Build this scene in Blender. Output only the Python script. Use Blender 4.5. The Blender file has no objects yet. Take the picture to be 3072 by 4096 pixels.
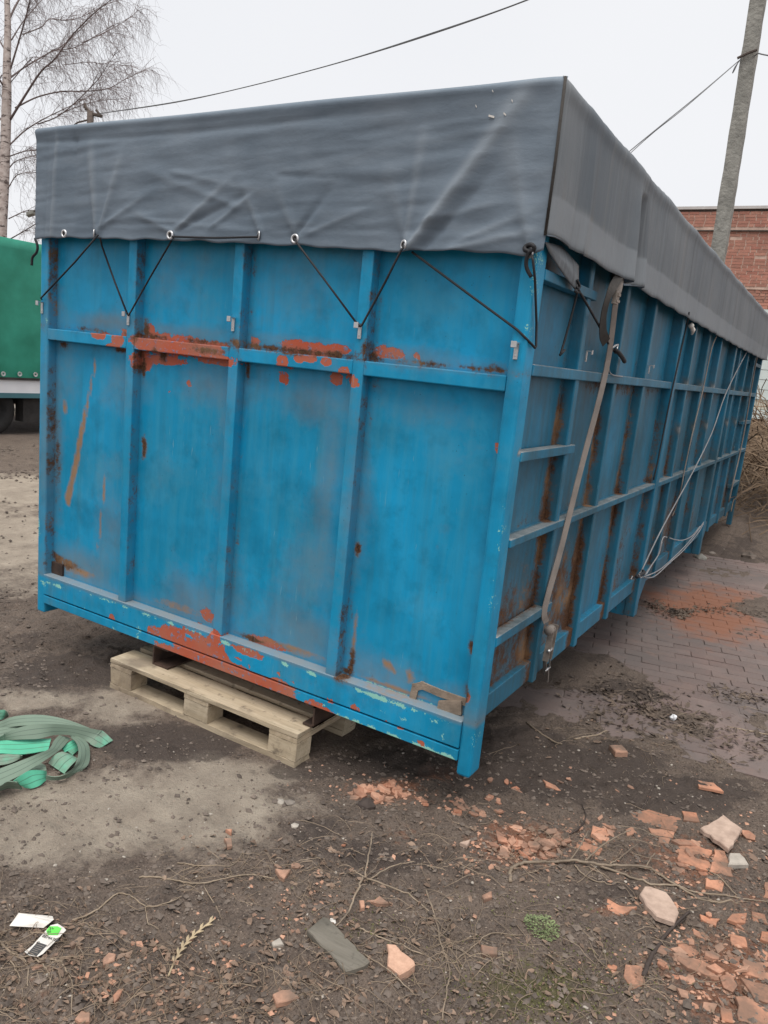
import bpy, bmesh, math, random
import numpy as np
from mathutils import Vector, Matrix

# ------------------------------------------------------------------ scene, camera, sky, sun, exposure
scene = bpy.context.scene
COL = scene.collection
CAM = np.array([3.43758, -2.41034, 1.65])
YAW, PITCH, ROLL, FPX = -0.527466, -0.195335, 0.0998193, 3073.98     # solved from the photograph's lines

def _basis():
    cy, sy, cp, sp = math.cos(YAW), math.sin(YAW), math.cos(PITCH), math.sin(PITCH)
    f = np.array([sy * cp, cy * cp, sp]); r0 = np.array([cy, -sy, 0.]); u0 = np.cross(r0, f)
    r = r0 * math.cos(ROLL) + u0 * math.sin(ROLL); u = -r0 * math.sin(ROLL) + u0 * math.cos(ROLL)
    return r, u, f
RV, UV, FV = _basis()

cam_data = bpy.data.cameras.new("camera"); cam = bpy.data.objects.new("camera", cam_data); COL.objects.link(cam)
cam_data.sensor_fit = 'HORIZONTAL'; cam_data.sensor_width = 36.0; cam_data.lens = 36.0 * FPX / 3072.0
cam_data.clip_start = 0.05; cam_data.clip_end = 2000.0
M = Matrix(((RV[0], UV[0], -FV[0], CAM[0]), (RV[1], UV[1], -FV[1], CAM[1]), (RV[2], UV[2], -FV[2], CAM[2]), (0, 0, 0, 1)))
cam.matrix_world = M
scene.camera = cam
scene.render.resolution_x, scene.render.resolution_y = 768, 1024

SUN_EL, SUN_AZ = math.radians(74), math.radians(165)      # azimuth clockwise from +Y: high behind the camera, veiled by cloud
world = bpy.data.worlds.new("World"); scene.world = world; world.use_nodes = True
wn = world.node_tree; wn.nodes.clear()
out = wn.nodes.new('ShaderNodeOutputWorld'); bg = wn.nodes.new('ShaderNodeBackground')
sky = wn.nodes.new('ShaderNodeTexSky'); sky.sky_type = 'NISHITA'; sky.sun_disc = False
sky.sun_elevation = SUN_EL; sky.sun_rotation = SUN_AZ; sky.air_density = 1.0; sky.dust_density = 4.0; sky.ozone_density = 1.0
hs = wn.nodes.new('ShaderNodeHueSaturation'); hs.inputs['Saturation'].default_value = 0.25
wn.links.new(sky.outputs[0], hs.inputs['Color'])
cloud = wn.nodes.new('ShaderNodeTexNoise'); cloud.inputs['Scale'].default_value = 1.2; cloud.inputs['Detail'].default_value = 3
cr = wn.nodes.new('ShaderNodeValToRGB')
cr.color_ramp.elements[0].position = 0.3; cr.color_ramp.elements[0].color = (4.0, 4.07, 4.25, 1)
cr.color_ramp.elements[1].position = 0.7; cr.color_ramp.elements[1].color = (4.3, 4.34, 4.46, 1)
wn.links.new(cloud.outputs[0], cr.inputs[0])
mixw = wn.nodes.new('ShaderNodeMix'); mixw.data_type = 'RGBA'; mixw.inputs[0].default_value = 0.94   # the closed cloud cover
wn.links.new(hs.outputs[0], mixw.inputs[6]); wn.links.new(cr.outputs[0], mixw.inputs[7])
wn.links.new(mixw.outputs[2], bg.inputs[0]); bg.inputs[1].default_value = 0.1
wn.links.new(bg.outputs[0], out.inputs[0])

sd = bpy.data.lights.new("sun", 'SUN'); sd.energy = 1.5; sd.angle = math.radians(50); sd.color = (1.0, 0.96, 0.90)
sun = bpy.data.objects.new("sun", sd); COL.objects.link(sun)
sdir = Vector((math.sin(SUN_AZ) * math.cos(SUN_EL), math.cos(SUN_AZ) * math.cos(SUN_EL), math.sin(SUN_EL)))
sun.rotation_euler = sdir.to_track_quat('Z', 'Y').to_euler()
sun.location = (0, -8, 12)
vs = scene.view_settings; vs.view_transform = 'Standard'; vs.look = 'None'; vs.gamma = 1.0; vs.exposure = 1.1
vs.use_curve_mapping = False

# ------------------------------------------------------------------ photo pixel (3072 x 4096) -> place
def ray(u, v): return FV + RV * ((u - 1536) / FPX) - UV * ((v - 2048) / FPX)
def onz(u, v, z=0.0):
    d = ray(u, v); return CAM + d * ((z - CAM[2]) / d[2])
def ony(u, v, y):
    d = ray(u, v); return CAM + d * ((y - CAM[1]) / d[1])
def onx(u, v, x):
    d = ray(u, v); return CAM + d * ((x - CAM[0]) / d[0])
def atd(u, v, dist):
    d = ray(u, v); return CAM + d * dist
def pix(P):
    d = np.asarray(P, float) - CAM; z = d @ FV
    return 1536 + FPX * (d @ RV) / z, 2048 - FPX * (d @ UV) / z

rnd = random.Random(7)
# vectorised value noise -------------------------------------------------
def _h(ix, iy, s):
    n = (ix.astype(np.int64) * 374761393 + iy.astype(np.int64) * 668265263 + s * 2147483647) & 0x7fffffff
    n = ((n ^ (n >> 13)) * 1274126177) & 0x7fffffff
    return ((n ^ (n >> 16)) & 0xffff) / 65535.0
def vnoise(x, y, s=0):
    x = np.asarray(x, float); y = np.asarray(y, float)
    ix, iy = np.floor(x), np.floor(y); fx, fy = x - ix, y - iy
    fx = fx * fx * (3 - 2 * fx); fy = fy * fy * (3 - 2 * fy)
    a, b, c, d = _h(ix, iy, s), _h(ix + 1, iy, s), _h(ix, iy + 1, s), _h(ix + 1, iy + 1, s)
    return (a * (1 - fx) + b * fx) * (1 - fy) + (c * (1 - fx) + d * fx) * fy - 0.5
def fbm(x, y, s=0, o=4):
    t, a = 0, 1.0
    for i in range(o):
        t = t + a * vnoise(x, y, s + i * 17); x = x * 2.03 + 5.1; y = y * 2.03 + 1.7; a *= 0.5
    return t

# ------------------------------------------------------------------ object helpers
def obj(name, verts, faces, mat, parent=None, smooth=False, wear=None):
    me = bpy.data.meshes.new(name)
    me.from_pydata([tuple(map(float, v)) for v in verts], [], faces); me.update()
    if mat is not None: me.materials.append(mat)
    if smooth: me.polygons.foreach_set('use_smooth', [True] * len(me.polygons))
    if smooth == 'sharp': me.set_sharp_from_angle(angle=.7)
    if wear is not None:
        at = me.color_attributes.new('wear', 'FLOAT_COLOR', 'POINT')
        wear = np.asarray(wear, np.float32); at.data.foreach_set('color', np.ascontiguousarray(wear[:, :4]).ravel())
        if wear.shape[1] > 4:
            a2 = me.attributes.new('ochre', 'FLOAT', 'POINT'); a2.data.foreach_set('value', np.ascontiguousarray(wear[:, 4]))
    o = bpy.data.objects.new(name, me); COL.objects.link(o)
    if parent is not None:
        o.parent = parent
        w = parent
        off = Vector((0, 0, 0))
        while w is not None: off += w.location; w = w.parent
        o.location = -off                      # meshes are written in place; the thing's Empty stands at its base
    return o
def thing(name, loc, label, cat, group=None):
    o = bpy.data.objects.new(name, None); COL.objects.link(o); o.location = [float(c) for c in loc]
    o.empty_display_size = 0.1
    return tag(o, label, cat, group)
def tag(o, label, cat, group=None):
    o['label'] = label; o['category'] = cat
    if group: o['group'] = group
    return o
def kind(o, k): o['kind'] = k; return o

class MB:
    def __init__(s): s.v = []; s.f = []
    def add(s, v, f):
        b = len(s.v); s.v += [tuple(map(float, p)) for p in v]; s.f += [tuple(i + b for i in q) for q in f]; return s
    def box(s, x0, x1, y0, y1, z0, z1):
        v = [(x, y, z) for x in (x0, x1) for y in (y0, y1) for z in (z0, z1)]
        return s.add(v, [(0, 1, 3, 2), (4, 6, 7, 5), (0, 4, 5, 1), (2, 3, 7, 6), (0, 2, 6, 4), (1, 5, 7, 3)])
    def obox(s, c, ax, ay, az):
        c, ax, ay, az = (np.asarray(q, float) for q in (c, ax, ay, az))
        v = [c + i * ax + j * ay + k * az for i in (-1, 1) for j in (-1, 1) for k in (-1, 1)]
        return s.add(v, [(0, 1, 3, 2), (4, 6, 7, 5), (0, 4, 5, 1), (2, 3, 7, 6), (0, 2, 6, 4), (1, 5, 7, 3)])
    def tube(s, pts, r, n=6, cap=True):
        pts = [np.asarray(p, float) for p in pts]; m = len(pts)
        rs = r if hasattr(r, '__len__') else [r] * m
        vv = []; up = None
        for i, p in enumerate(pts):
            t = pts[min(i + 1, m - 1)] - pts[max(i - 1, 0)]; t = t / (np.linalg.norm(t) + 1e-9)
            if up is None:
                up = np.array([0, 0, 1.]) if abs(t[2]) < .9 else np.array([1., 0, 0])
            a = up - t * (up @ t); a /= np.linalg.norm(a) + 1e-9; b = np.cross(t, a); up = a
            for k in range(n):
                q = 2 * math.pi * k / n; vv.append(p + rs[i] * (a * math.cos(q) + b * math.sin(q)))
        ff = [(i * n + k, i * n + (k + 1) % n, (i + 1) * n + (k + 1) % n, (i + 1) * n + k) for i in range(m - 1) for k in range(n)]
        if cap: ff += [tuple(range(n - 1, -1, -1)), tuple((m - 1) * n + k for k in range(n))]
        return s.add(vv, ff)
    def lathe(s, c, axis, prof, n=20):
        c = np.asarray(c, float); t = np.asarray(axis, float); t /= np.linalg.norm(t)
        a = np.cross(t, [0, 0, 1.]); 
        if np.linalg.norm(a) < .1: a = np.cross(t, [1., 0, 0])
        a /= np.linalg.norm(a); b = np.cross(t, a)
        vv = [c + t * h + r * (a * math.cos(2 * math.pi * k / n) + b * math.sin(2 * math.pi * k / n)) for (r, h) in prof for k in range(n)]
        ff = [(i * n + k, i * n + (k + 1) % n, (i + 1) * n + (k + 1) % n, (i + 1) * n + k) for i in range(len(prof) - 1) for k in range(n)]
        return s.add(vv, ff)
    def prism(s, poly, z0, z1, inset=0.0):
        """poly: list of (x,y); top slightly inset for a worn arris"""
        n = len(poly); c = np.mean(np.array(poly), axis=0)
        p = [np.array(q) for q in poly]
        v = [(q[0], q[1], z0) for q in p] + [(q[0], q[1], z1 - inset) for q in p] + \
            [tuple(c + (q - c) * (1 - inset / (np.linalg.norm(q - c) + 1e-6))) + (z1,) for q in p]
        f = [tuple(range(n - 1, -1, -1)), tuple(range(2 * n, 3 * n))]
        for i in range(n):
            j = (i + 1) % n; f += [(i, j, n + j, n + i), (n + i, n + j, 2 * n + j, 2 * n + i)]
        return s.add(v, f)
    def build(s, name, mat, parent=None, smooth=False): return obj(name, s.v, s.f, mat, parent, smooth)

def spline(pts, n=8):
    """Catmull-Rom through pts, n steps for each span"""
    P = [np.asarray(p, float) for p in pts]
    if len(P) < 3: return [P[0] + (P[-1] - P[0]) * i / n for i in range(n + 1)]
    Q = [2 * P[0] - P[1]] + P + [2 * P[-1] - P[-2]]; outp = []
    for i in range(1, len(Q) - 2):
        a, b, c, d = Q[i - 1], Q[i], Q[i + 1], Q[i + 2]
        for k in range(n):
            t = k / n
            outp.append(.5 * ((2 * b) + (c - a) * t + (2 * a - 5 * b + 4 * c - d) * t * t + (3 * b - a - 3 * c + d) * t ** 3))
    outp.append(P[-1]); return outp

# ------------------------------------------------------------------ material helpers
class NT:
    def __init__(s, name, rough=.6, metal=0.0):
        s.m = bpy.data.materials.new(name); s.m.use_nodes = True; s.t = s.m.node_tree
        s.b = s.t.nodes['Principled BSDF']; s.b.inputs['Roughness'].default_value = rough; s.b.inputs['Metallic'].default_value = metal
        s.pos = s.n('ShaderNodeNewGeometry').outputs['Position']
    def n(s, k): return s.t.nodes.new(k)
    def l(s, a, b): s.t.links.new(a, b)
    def set(s, sock, val):
        if hasattr(val, 'is_linked') or hasattr(val, 'links'): s.l(val, sock)
        elif isinstance(val, (tuple, list)): sock.default_value = (*val, 1) if len(val) == 3 and len(sock.default_value) == 4 else val
        else: sock.default_value = val
    def scale(s, vec, sc):
        m = s.n('ShaderNodeVectorMath'); m.operation = 'MULTIPLY'; s.l(vec, m.inputs[0]); m.inputs[1].default_value = sc; return m.outputs[0]
    def noise(s, sc, det=4, rough=.55, vec=None, stretch=None, col=False):
        v = vec if vec is not None else s.pos
        if stretch: v = s.scale(v, stretch)
        q = s.n('ShaderNodeTexNoise'); q.inputs['Scale'].default_value = sc; q.inputs['Detail'].default_value = det; q.inputs['Roughness'].default_value = rough
        s.l(v, q.inputs['Vector']); return q.outputs['Color' if col else 'Fac']
    def voro(s, sc, feat='F1', vec=None):
        q = s.n('ShaderNodeTexVoronoi'); q.feature = feat; q.inputs['Scale'].default_value = sc
        s.l(vec if vec is not None else s.pos, q.inputs['Vector']); return q.outputs['Distance']
    def math(s, op, a, b=0.0, clamp=False):
        q = s.n('ShaderNodeMath'); q.operation = op; q.use_clamp = clamp; s.set(q.inputs[0], a); s.set(q.inputs[1], b); return q.outputs[0]
    def ramp(s, f, lo, hi, a=0.0, b=1.0):
        q = s.n('ShaderNodeMapRange'); q.clamp = True; s.l(f, q.inputs[0])
        for i, x in enumerate((lo, hi, a, b)): s.set(q.inputs[i + 1], x)
        return q.outputs[0]
    def mix(s, f, a, b, mode='MIX'):
        q = s.n('ShaderNodeMix'); q.data_type = 'RGBA'; q.blend_type = mode; s.set(q.inputs[0], f); s.set(q.inputs[6], a); s.set(q.inputs[7], b); return q.outputs[2]
    def attr(s, name):
        q = s.n('ShaderNodeAttribute'); q.attribute_name = name; return q
    def sep(s, c):
        q = s.n('ShaderNodeSeparateColor'); s.l(c, q.inputs[0]); return q.outputs
    def rand(s): return s.n('ShaderNodeObjectInfo').outputs['Random']
    def color(s, c): s.set(s.b.inputs['Base Color'], c); return s
    def rough(s, r): s.set(s.b.inputs['Roughness'], r); return s
    def bump(s, h, st=.3, dist=.01):
        q = s.n('ShaderNodeBump'); q.inputs['Strength'].default_value = st; q.inputs['Distance'].default_value = dist
        s.l(h, q.inputs['Height']); s.l(q.outputs[0], s.b.inputs['Normal']); return s
def simple(name, c, rough=.6, metal=0.0, var=.25, sc=8, bump=.15, bsc=60, dist=.004, c2=None):
    k = NT(name, rough, metal)
    f = k.noise(sc, 5)
    lo = tuple(x * (1 - var) for x in c); hi = c2 or tuple(min(1, x * (1 + var)) for x in c)
    k.color(k.mix(k.ramp(f, .3, .7), lo, hi))
    if bump: k.bump(k.noise(bsc, 4), bump, dist)
    return k.m
# ------------------------------------------------------------------ materials
def make_paint():
    k = NT('blue_paint', .42)
    w = k.attr('wear'); R, G, B = k.sep(w.outputs['Color'])[:3]; A = w.outputs['Alpha']
    n1, n2, n3 = k.noise(5, 5), k.noise(28, 6, .65), k.noise(130, 4, .6)
    cloud = k.noise(1.6, 4, .6)
    streak = k.noise(3, 4, .6, stretch=(9, 9, .8))
    blue = k.mix(k.ramp(cloud, .35, .68), (.007, .220, .385), (.009, .315, .580))
    blue = k.mix(k.math('MULTIPLY', k.ramp(streak, .42, .75), .30), blue, (.07, .31, .42))
    blue = k.mix(k.math('MULTIPLY', k.ramp(k.noise(3.4, 6, .62), .50, .72), .60), blue, (.004, .135, .245))
    blue = k.mix(k.math('MULTIPLY', k.ramp(k.noise(11, 5, .6), .54, .70), .28), blue, (.005, .115, .19))
    blue = k.mix(k.math('MULTIPLY', k.ramp(k.noise(2.6, 6, .7), .52, .68), .30), blue, (.09, .30, .41))
    blue = k.mix(k.math('MULTIPLY', k.ramp(k.noise(2, 5, .65, stretch=(7, 7, .5)), .52, .74), .30), blue, (.03, .13, .18))
    # dust and chalking
    dn = k.math('ADD', B, k.math('MULTIPLY', k.math('SUBTRACT', k.math('ADD', n1, k.math('MULTIPLY', n2, .5)), .75), .9))
    dust = k.ramp(dn, .16, 1.1, 0, .85)
    c = k.mix(dust, blue, k.mix(k.ramp(B, .9, 1.3), (.17, .185, .19), (.42, .39, .36)))
    # old mint layer, orange primer, brown rust: masks with ragged chipped edges
    j = k.math('MULTIPLY', k.math('SUBTRACT', k.math('ADD', k.math('MULTIPLY', n2, .7), k.math('MULTIPLY', n3, .3)), .5), 2.2)
    mint = k.ramp(k.math('ADD', A, k.math('MULTIPLY', k.math('SUBTRACT', k.math('ADD', k.math('MULTIPLY', n2, .35), k.math('MULTIPLY', k.noise(150, 4, .6), .65)), .5), 3.4)), .74, .78)
    c = k.mix(mint, c, (.27, .58, .50))
    prim = k.ramp(k.math('ADD', G, k.math('MULTIPLY', j, .9)), .49, .55); prim = k.math('MULTIPLY', prim, k.ramp(k.noise(48, 5, .7), .36, .44, .35, 1))
    pc = k.mix(k.ramp(n1, .35, .65), (.45, .095, .048), (.40, .145, .095))
    c = k.mix(prim, c, pc)
    oc = k.ramp(k.math('ADD', k.attr('ochre').outputs['Fac'], k.math('MULTIPLY', j, .45)), .30, .72, 0, .92)
    c = k.mix(oc, c, k.mix(n2, (.23, .125, .060), (.38, .225, .115)))
    px_ = k.n('ShaderNodeSeparateXYZ'); k.l(k.pos, px_.inputs[0])          # shade of the side facing the paving, painted in as uneven darkening
    side_shade = k.math('MULTIPLY', k.ramp(px_.outputs[0], 2.40, 2.44), k.ramp(px_.outputs[1], .08, .14))
    c = k.mix(k.math('MULTIPLY', side_shade, k.ramp(k.math('ADD', k.noise(1.1, 5, .65), k.math('MULTIPLY', streak, .5)), .46, .90, .32, .86)), c, (.030, .060, .074))
    jr = k.math('MULTIPLY', k.math('SUBTRACT', n2, .5), 1.6)
    rust = k.ramp(k.math('ADD', R, k.math('ADD', jr, k.math('MULTIPLY', k.math('SUBTRACT', n3, .5), .8))), .38, .74)
    c = k.mix(k.ramp(k.math('ADD', R, k.math('MULTIPLY', jr, .4)), .08, .8, 0, .45), c, (.125, .115, .10))
    rc = k.mix(k.ramp(n3, .35, .65), (.040, .021, .014), (.135, .066, .034))
    rc = k.mix(k.ramp(n1, .50, .68), rc, (.24, .14, .075))
    c = k.mix(rust, c, rc)
    # scattered dark specks
    sp = k.voro(38); c = k.mix(k.math('MULTIPLY', k.ramp(sp, .09, .045), k.ramp(n1, .5, .6)), c, (.012, .08, .11))
    ch = k.math('MULTIPLY', k.ramp(k.voro(55), .055, .03), k.ramp(k.noise(4.5, 4, .6), .50, .58)); c = k.mix(ch, c, (.16, .075, .04))
    scr = k.math('MULTIPLY', k.ramp(k.noise(3.0, 3, .5, vec=k.scale(k.pos, (30, 30, 3.5))), .70, .74), k.ramp(k.noise(2.2, 3), .5, .62)); c = k.mix(k.math('MULTIPLY', scr, .5), c, (.20, .36, .42))
    k.color(c)
    r = k.math('ADD', k.math('MULTIPLY', dust, .35), k.math('ADD', k.math('MULTIPLY', rust, .4), .40)); k.rough(r)
    h = k.math('ADD', k.math('MULTIPLY', k.math('MAXIMUM', prim, rust), -1.0), k.math('MULTIPLY', rust, k.math('MULTIPLY', n3, .9)))
    h = k.math('ADD', h, k.math('MULTIPLY', n1, .35))
    k.bump(h, .45, .004)
    k.b.inputs['Specular IOR Level'].default_value = .2
    return k.m
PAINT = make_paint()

def make_tarp(name, side):
    k = NT(name, .68)
    weave = k.noise(420, 2, .5); n1 = k.noise(2.2, 5, .6); n2 = k.noise(11, 5, .6)
    if not side:
        c = k.mix(k.ramp(n1, .35, .68), (.100, .134, .172), (.150, .188, .230))
        wr = k.noise(4.0, 6, .62, stretch=(1.0, 1, 3.5))
        c = k.mix(k.math('MULTIPLY', k.ramp(wr, .5, .75), .22), c, (.21, .235, .26))
        cw = k.sep(k.attr('wear').outputs['Color'])[0]; c = k.mix(k.math('MULTIPLY', k.ramp(cw, .1, 1.0), .45), c, (.25, .28, .31))  # paler fold ridges: crease wear plus light on the folds put into the colour
        rg_ = k.math('ABSOLUTE', k.math('SUBTRACT', k.noise(5.5, 3, .5, stretch=(1.2, 1, 2.6)), .5)); rg2 = k.math('ABSOLUTE', k.math('SUBTRACT', k.noise(14, 3, .5, stretch=(1.6, 1, 1.0)), .5))
        hh = k.math('ADD', k.math('MULTIPLY', wr, .7), k.math('ADD', k.math('MULTIPLY', weave, .10), k.math('MULTIPLY', n2, .5)))
        hh = k.math('SUBTRACT', hh, k.math('ADD', k.math('MULTIPLY', k.ramp(rg_, 0, .06, 1, 0), .06), k.math('MULTIPLY', k.ramp(rg2, 0, .07, 1, 0), .03)))
        k.bump(hh, .26, .014)
    else:
        s1 = k.noise(1.0, 6, .62, stretch=(1, 16, .55)); s2 = k.noise(1.0, 5, .6, stretch=(1, 55, 1.1))
        c = k.mix(k.ramp(n1, .3, .7), (.100, .118, .136), (.165, .178, .190))
        c = k.mix(k.ramp(s1, .50, .66, 0, .85), c, (.095, .104, .115))
        c = k.mix(k.ramp(s2, .55, .72, 0, .45), c, (.26, .27, .28))
        c = k.mix(k.ramp(k.noise(1.0, 4, .6, stretch=(1, 9, .4)), .56, .7, 0, .35), c, (.21, .185, .155))
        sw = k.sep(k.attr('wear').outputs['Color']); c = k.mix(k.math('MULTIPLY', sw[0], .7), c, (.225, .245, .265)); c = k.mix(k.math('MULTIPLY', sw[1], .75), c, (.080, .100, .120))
        k.bump(k.math('ADD', k.math('MULTIPLY', s1, .8), k.math('ADD', k.math('MULTIPLY', weave, .05), k.math('MULTIPLY', n2, .2))), .4, .02)
    k.color(c); return k.m
TARP_F, TARP_S = make_tarp('tarp_front', False), make_tarp('tarp_side', True)

def make_ground():
    k = NT('mud_ground', .85)
    a = k.attr('wear'); S, Bk, Ms = k.sep(a.outputs['Color'])[:3]; Dk = a.outputs['Alpha']
    n0, n1, n2, n3, n4 = k.noise(1.3, 5), k.noise(6, 6, .62), k.noise(32, 6, .66), k.noise(120, 5, .7), k.noise(330, 3, .6)
    mud = k.mix(k.ramp(n1, .32, .68), (.112, .085, .070), (.205, .160, .130))
    mud = k.mix(k.ramp(n2, .45, .75, 0, .7), mud, (.255, .19, .148))
    mud = k.mix(k.ramp(n3, .55, .66, 0, .75), mud, (.30, .24, .195))
    mud = k.mix(k.ramp(n3, .45, .36, 0, .85), mud, (.038, .029, .025))
    sand = k.mix(k.ramp(n1, .3, .7), (.30, .246, .196), (.46, .388, .312))
    sand = k.mix(k.ramp(n2, .55, .78, 0, .55), sand, (.18, .145, .12))
    sand = k.mix(k.ramp(n3, .60, .74, 0, .5), sand, (.48, .43, .37))
    sm = k.ramp(k.math('ADD', S, k.math('MULTIPLY', k.math('SUBTRACT', k.math('ADD', k.math('MULTIPLY', n1, .6), k.math('MULTIPLY', n2, .4)), .5), 1.5)), .34, .72)
    c = k.mix(sm, mud, sand)
    bm = k.ramp(k.math('ADD', Bk, k.math('MULTIPLY', k.math('SUBTRACT', n2, .5), 1.4)), .40, .75)
    c = k.mix(k.math('MULTIPLY', bm, .75), c, k.mix(k.ramp(n3, .35, .65), (.22, .075, .036), (.33, .15, .085)))
    gm = k.ramp(k.math('ADD', Ms, k.math('MULTIPLY', k.math('SUBTRACT', n2, .5), 1.6)), .42, .75)
    c = k.mix(k.math('MULTIPLY', gm, .7), c, k.mix(n3, (.06, .065, .018), (.13, .125, .04)))
    dm = k.ramp(k.math('ADD', Dk, k.math('MULTIPLY', k.math('SUBTRACT', n1, .5), 1.3)), .38, .52, 0, .78)
    c = k.mix(dm, c, k.mix(n2, (.050, .039, .035), (.100, .077, .066)))
    c = k.mix(k.ramp(n4, .3, .7, 0, .25), c, (.015, .012, .01))
    k.color(c); k.rough(k.ramp(n1, .3, .7, .72, .95))
    k.bump(k.math('ADD', k.math('MULTIPLY', n2, .8), k.math('ADD', k.math('MULTIPLY', n3, .55), k.math('MULTIPLY', n4, .22))), 1.0, .020)
    k.b.inputs['Specular IOR Level'].default_value = .25
    return k.m
GROUND = make_ground()

def make_wood(name, c1, c2, dark, axis):
    k = NT(name, .78)
    st = {'x': (1.2, 14, 14), 'y': (14, 1.2, 14), 'z': (14, 14, 1.2)}[axis]
    ring = k.noise(2.2, 5, .6, stretch=st); fine = k.noise(9, 4, .6, stretch=st); bl = k.noise(4, 5, .6)
    c = k.mix(k.ramp(ring, .35, .65), c1, c2)
    c = k.mix(k.ramp(fine, .5, .7, 0, .5), c, tuple(x * .55 for x in c1))
    c = k.mix(k.ramp(bl, .50, .66, 0, .85), c, dark); c = k.mix(k.ramp(k.noise(16, 5, .7), .58, .68, 0, .7), c, tuple(x * .6 for x in dark))
    q = k.rand(); c = k.mix(k.math('MULTIPLY', q, .28), c, dark)
    k.color(c); k.bump(k.math('ADD', fine, k.math('MULTIPLY', ring, .6)), .35, .004)
    return k.m
WOOD_X = make_wood('pallet_wood_long', (.43, .345, .235), (.56, .465, .335), (.21, .165, .12), 'x')
WOOD_Y = make_wood('pallet_wood_cross', (.40, .315, .21), (.52, .42, .30), (.19, .15, .11), 'y')
GREYWOOD = make_wood('weathered_slat', (.135, .120, .095), (.185, .165, .135), (.085, .075, .06), 'x')
BRANCH = make_wood('dead_branch', (.24, .18, .125), (.33, .26, .19), (.13, .10, .075), 'x')

def make_brick(name, c1, c2, dirt, dm=.5):
    k = NT(name, .9)
    q = k.rand(); n1, n2, n3 = k.noise(9, 5), k.noise(60, 5, .65), k.noise(3, 4)
    c = k.mix(q, c1, c2); c = k.mix(k.math('MULTIPLY', k.ramp(k.math('FRACT', k.math('MULTIPLY', q, 7.31)), .55, .9), .6), c, dirt); c = k.mix(k.ramp(n2, .45, .7, 0, .4), c, tuple(min(1, x * 1.35) for x in c2))
    c = k.mix(k.ramp(k.math('ADD', n1, k.math('MULTIPLY', n3, .6)), .70, .95, 0, dm), c, dirt)
    c = k.mix(k.ramp(n2, .42, .3, 0, .6), c, dirt)
    k.color(c); k.bump(k.math('ADD', n2, n1), .5, .004); return k.m
BRICK_CHIP = make_brick('broken_brick', (.33, .135, .078), (.50, .285, .195), (.17, .115, .085), .95)
def make_paver():
    k = NT('muddy_paver', .88); q = k.rand(); n0, n1, n2 = k.noise(1.4, 5, .6), k.noise(7, 5, .6), k.noise(70, 5, .65)
    c = k.mix(q, (.155, .106, .094), (.195, .145, .130)); c = k.mix(k.ramp(k.math('ADD', n0, k.math('MULTIPLY', n1, .5)), .60, .88, 0, .85), c, (.115, .098, .092))
    c = k.mix(k.ramp(n1, .52, .68, 0, .6), c, (.19, .130, .110)); c = k.mix(k.ramp(n2, .44, .3, 0, .5), c, (.09, .07, .064))
    d = k.n('ShaderNodeVectorMath'); d.operation = 'DISTANCE'; k.l(k.scale(k.pos, (1.15, .62, 0)), d.inputs[0]); d.inputs[1].default_value = (2.78 * 1.15, 3.85 * .62, 0)
    bd_ = k.ramp(k.math('ADD', d.outputs['Value'], k.math('MULTIPLY', k.math('SUBTRACT', k.math('ADD', k.math('MULTIPLY', n0, .6), k.math('MULTIPLY', n1, .5)), .55), 1.5)), .60, .28, 0, .8)    # spilt brick dust
    c = k.mix(bd_, c, (.23, .088, .043)); k.color(c); k.bump(k.math('ADD', n2, n1), .4, .003); return k.m
PAVER = make_paver()
PAVER_O = make_brick('orange_paver', (.38, .155, .085), (.50, .245, .155), (.14, .095, .07), .8)
WALLBRICK = make_brick('wall_brick', (.34, .135, .10), (.46, .225, .165), (.27, .14, .105), .5)
MORTAR = simple('wall_mortar', (.52, .37, .30), .95, var=.2, sc=6, bsc=80)
TILE = simple('pale_tile', (.40, .285, .225), .88, var=.18, sc=26, bump=.5, bsc=120, c2=(.50, .37, .295))
CONCRETE = simple('concrete', (.25, .24, .215), .92, var=.25, sc=7, bump=.8, bsc=22, dist=.02)
STONE = simple('stone', (.20, .17, .145), .9, var=.35, sc=20, bump=.4, bsc=90)
WHITESTONE = simple('pale_stone', (.36, .32, .275), .85, var=.2, sc=30, bump=.3)
CORD = simple('black_cord', (.012, .012, .015), .7, var=.2, bump=.4, bsc=300, dist=.001)
ROPE = simple('pale_rope', (.24, .24, .25), .8, var=.2, bump=.4, bsc=250, dist=.001)
STEEL = simple('zinc_steel', (.55, .55, .55), .4, .85, var=.15, sc=40, bump=.05)
EYELET = simple('eyelet_metal', (.62, .62, .63), .38, .6, var=.12, sc=50, bump=.05)
DARKSTEEL = simple('rusty_channel', (.055, .035, .028), .75, .2, var=.4, sc=14, bump=.4, bsc=70, c2=(.10, .06, .042))
WEB = simple('webbing', (.215, .185, .165), .85, var=.2, sc=10, bump=.5, bsc=160, dist=.002)
WEBDARK = simple('old_webbing', (.045, .04, .036), .9, var=.3, sc=20, bump=.5, bsc=160, dist=.002)
RATCHET = simple('dusty_ratchet', (.30, .255, .22), .6, .5, var=.35, sc=30, bump=.3)
TWIG = simple('twig', (.25, .185, .13), .85, var=.4, sc=9, bump=0, c2=(.36, .275, .195))
TWIGDARK = simple('dark_root', (.05, .036, .03), .85, var=.3, sc=30, bump=.3)
LEAF = simple('dry_leaf', (.15, .10, .072), .85, var=.4, sc=14, bump=0, c2=(.29, .20, .145))
CLOD = simple('soil_clod', (.085, .066, .056), .95, var=.4, sc=12, bump=.4, bsc=120, c2=(.20, .16, .132))
PAPER = simple('dirty_card', (.62, .585, .54), .7, var=.15, sc=30, bump=.1)
INK = simple('printed_ink', (.045, .045, .045), .7, var=.2, bump=0)
STICKER = simple('green_sticker', (.12, .58, .08), .6, var=.2, sc=60, bump=0)
PLANT = simple('weed_leaf', (.12, .165, .065), .7, var=.4, sc=40, bump=0, c2=(.24, .29, .13))
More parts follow.
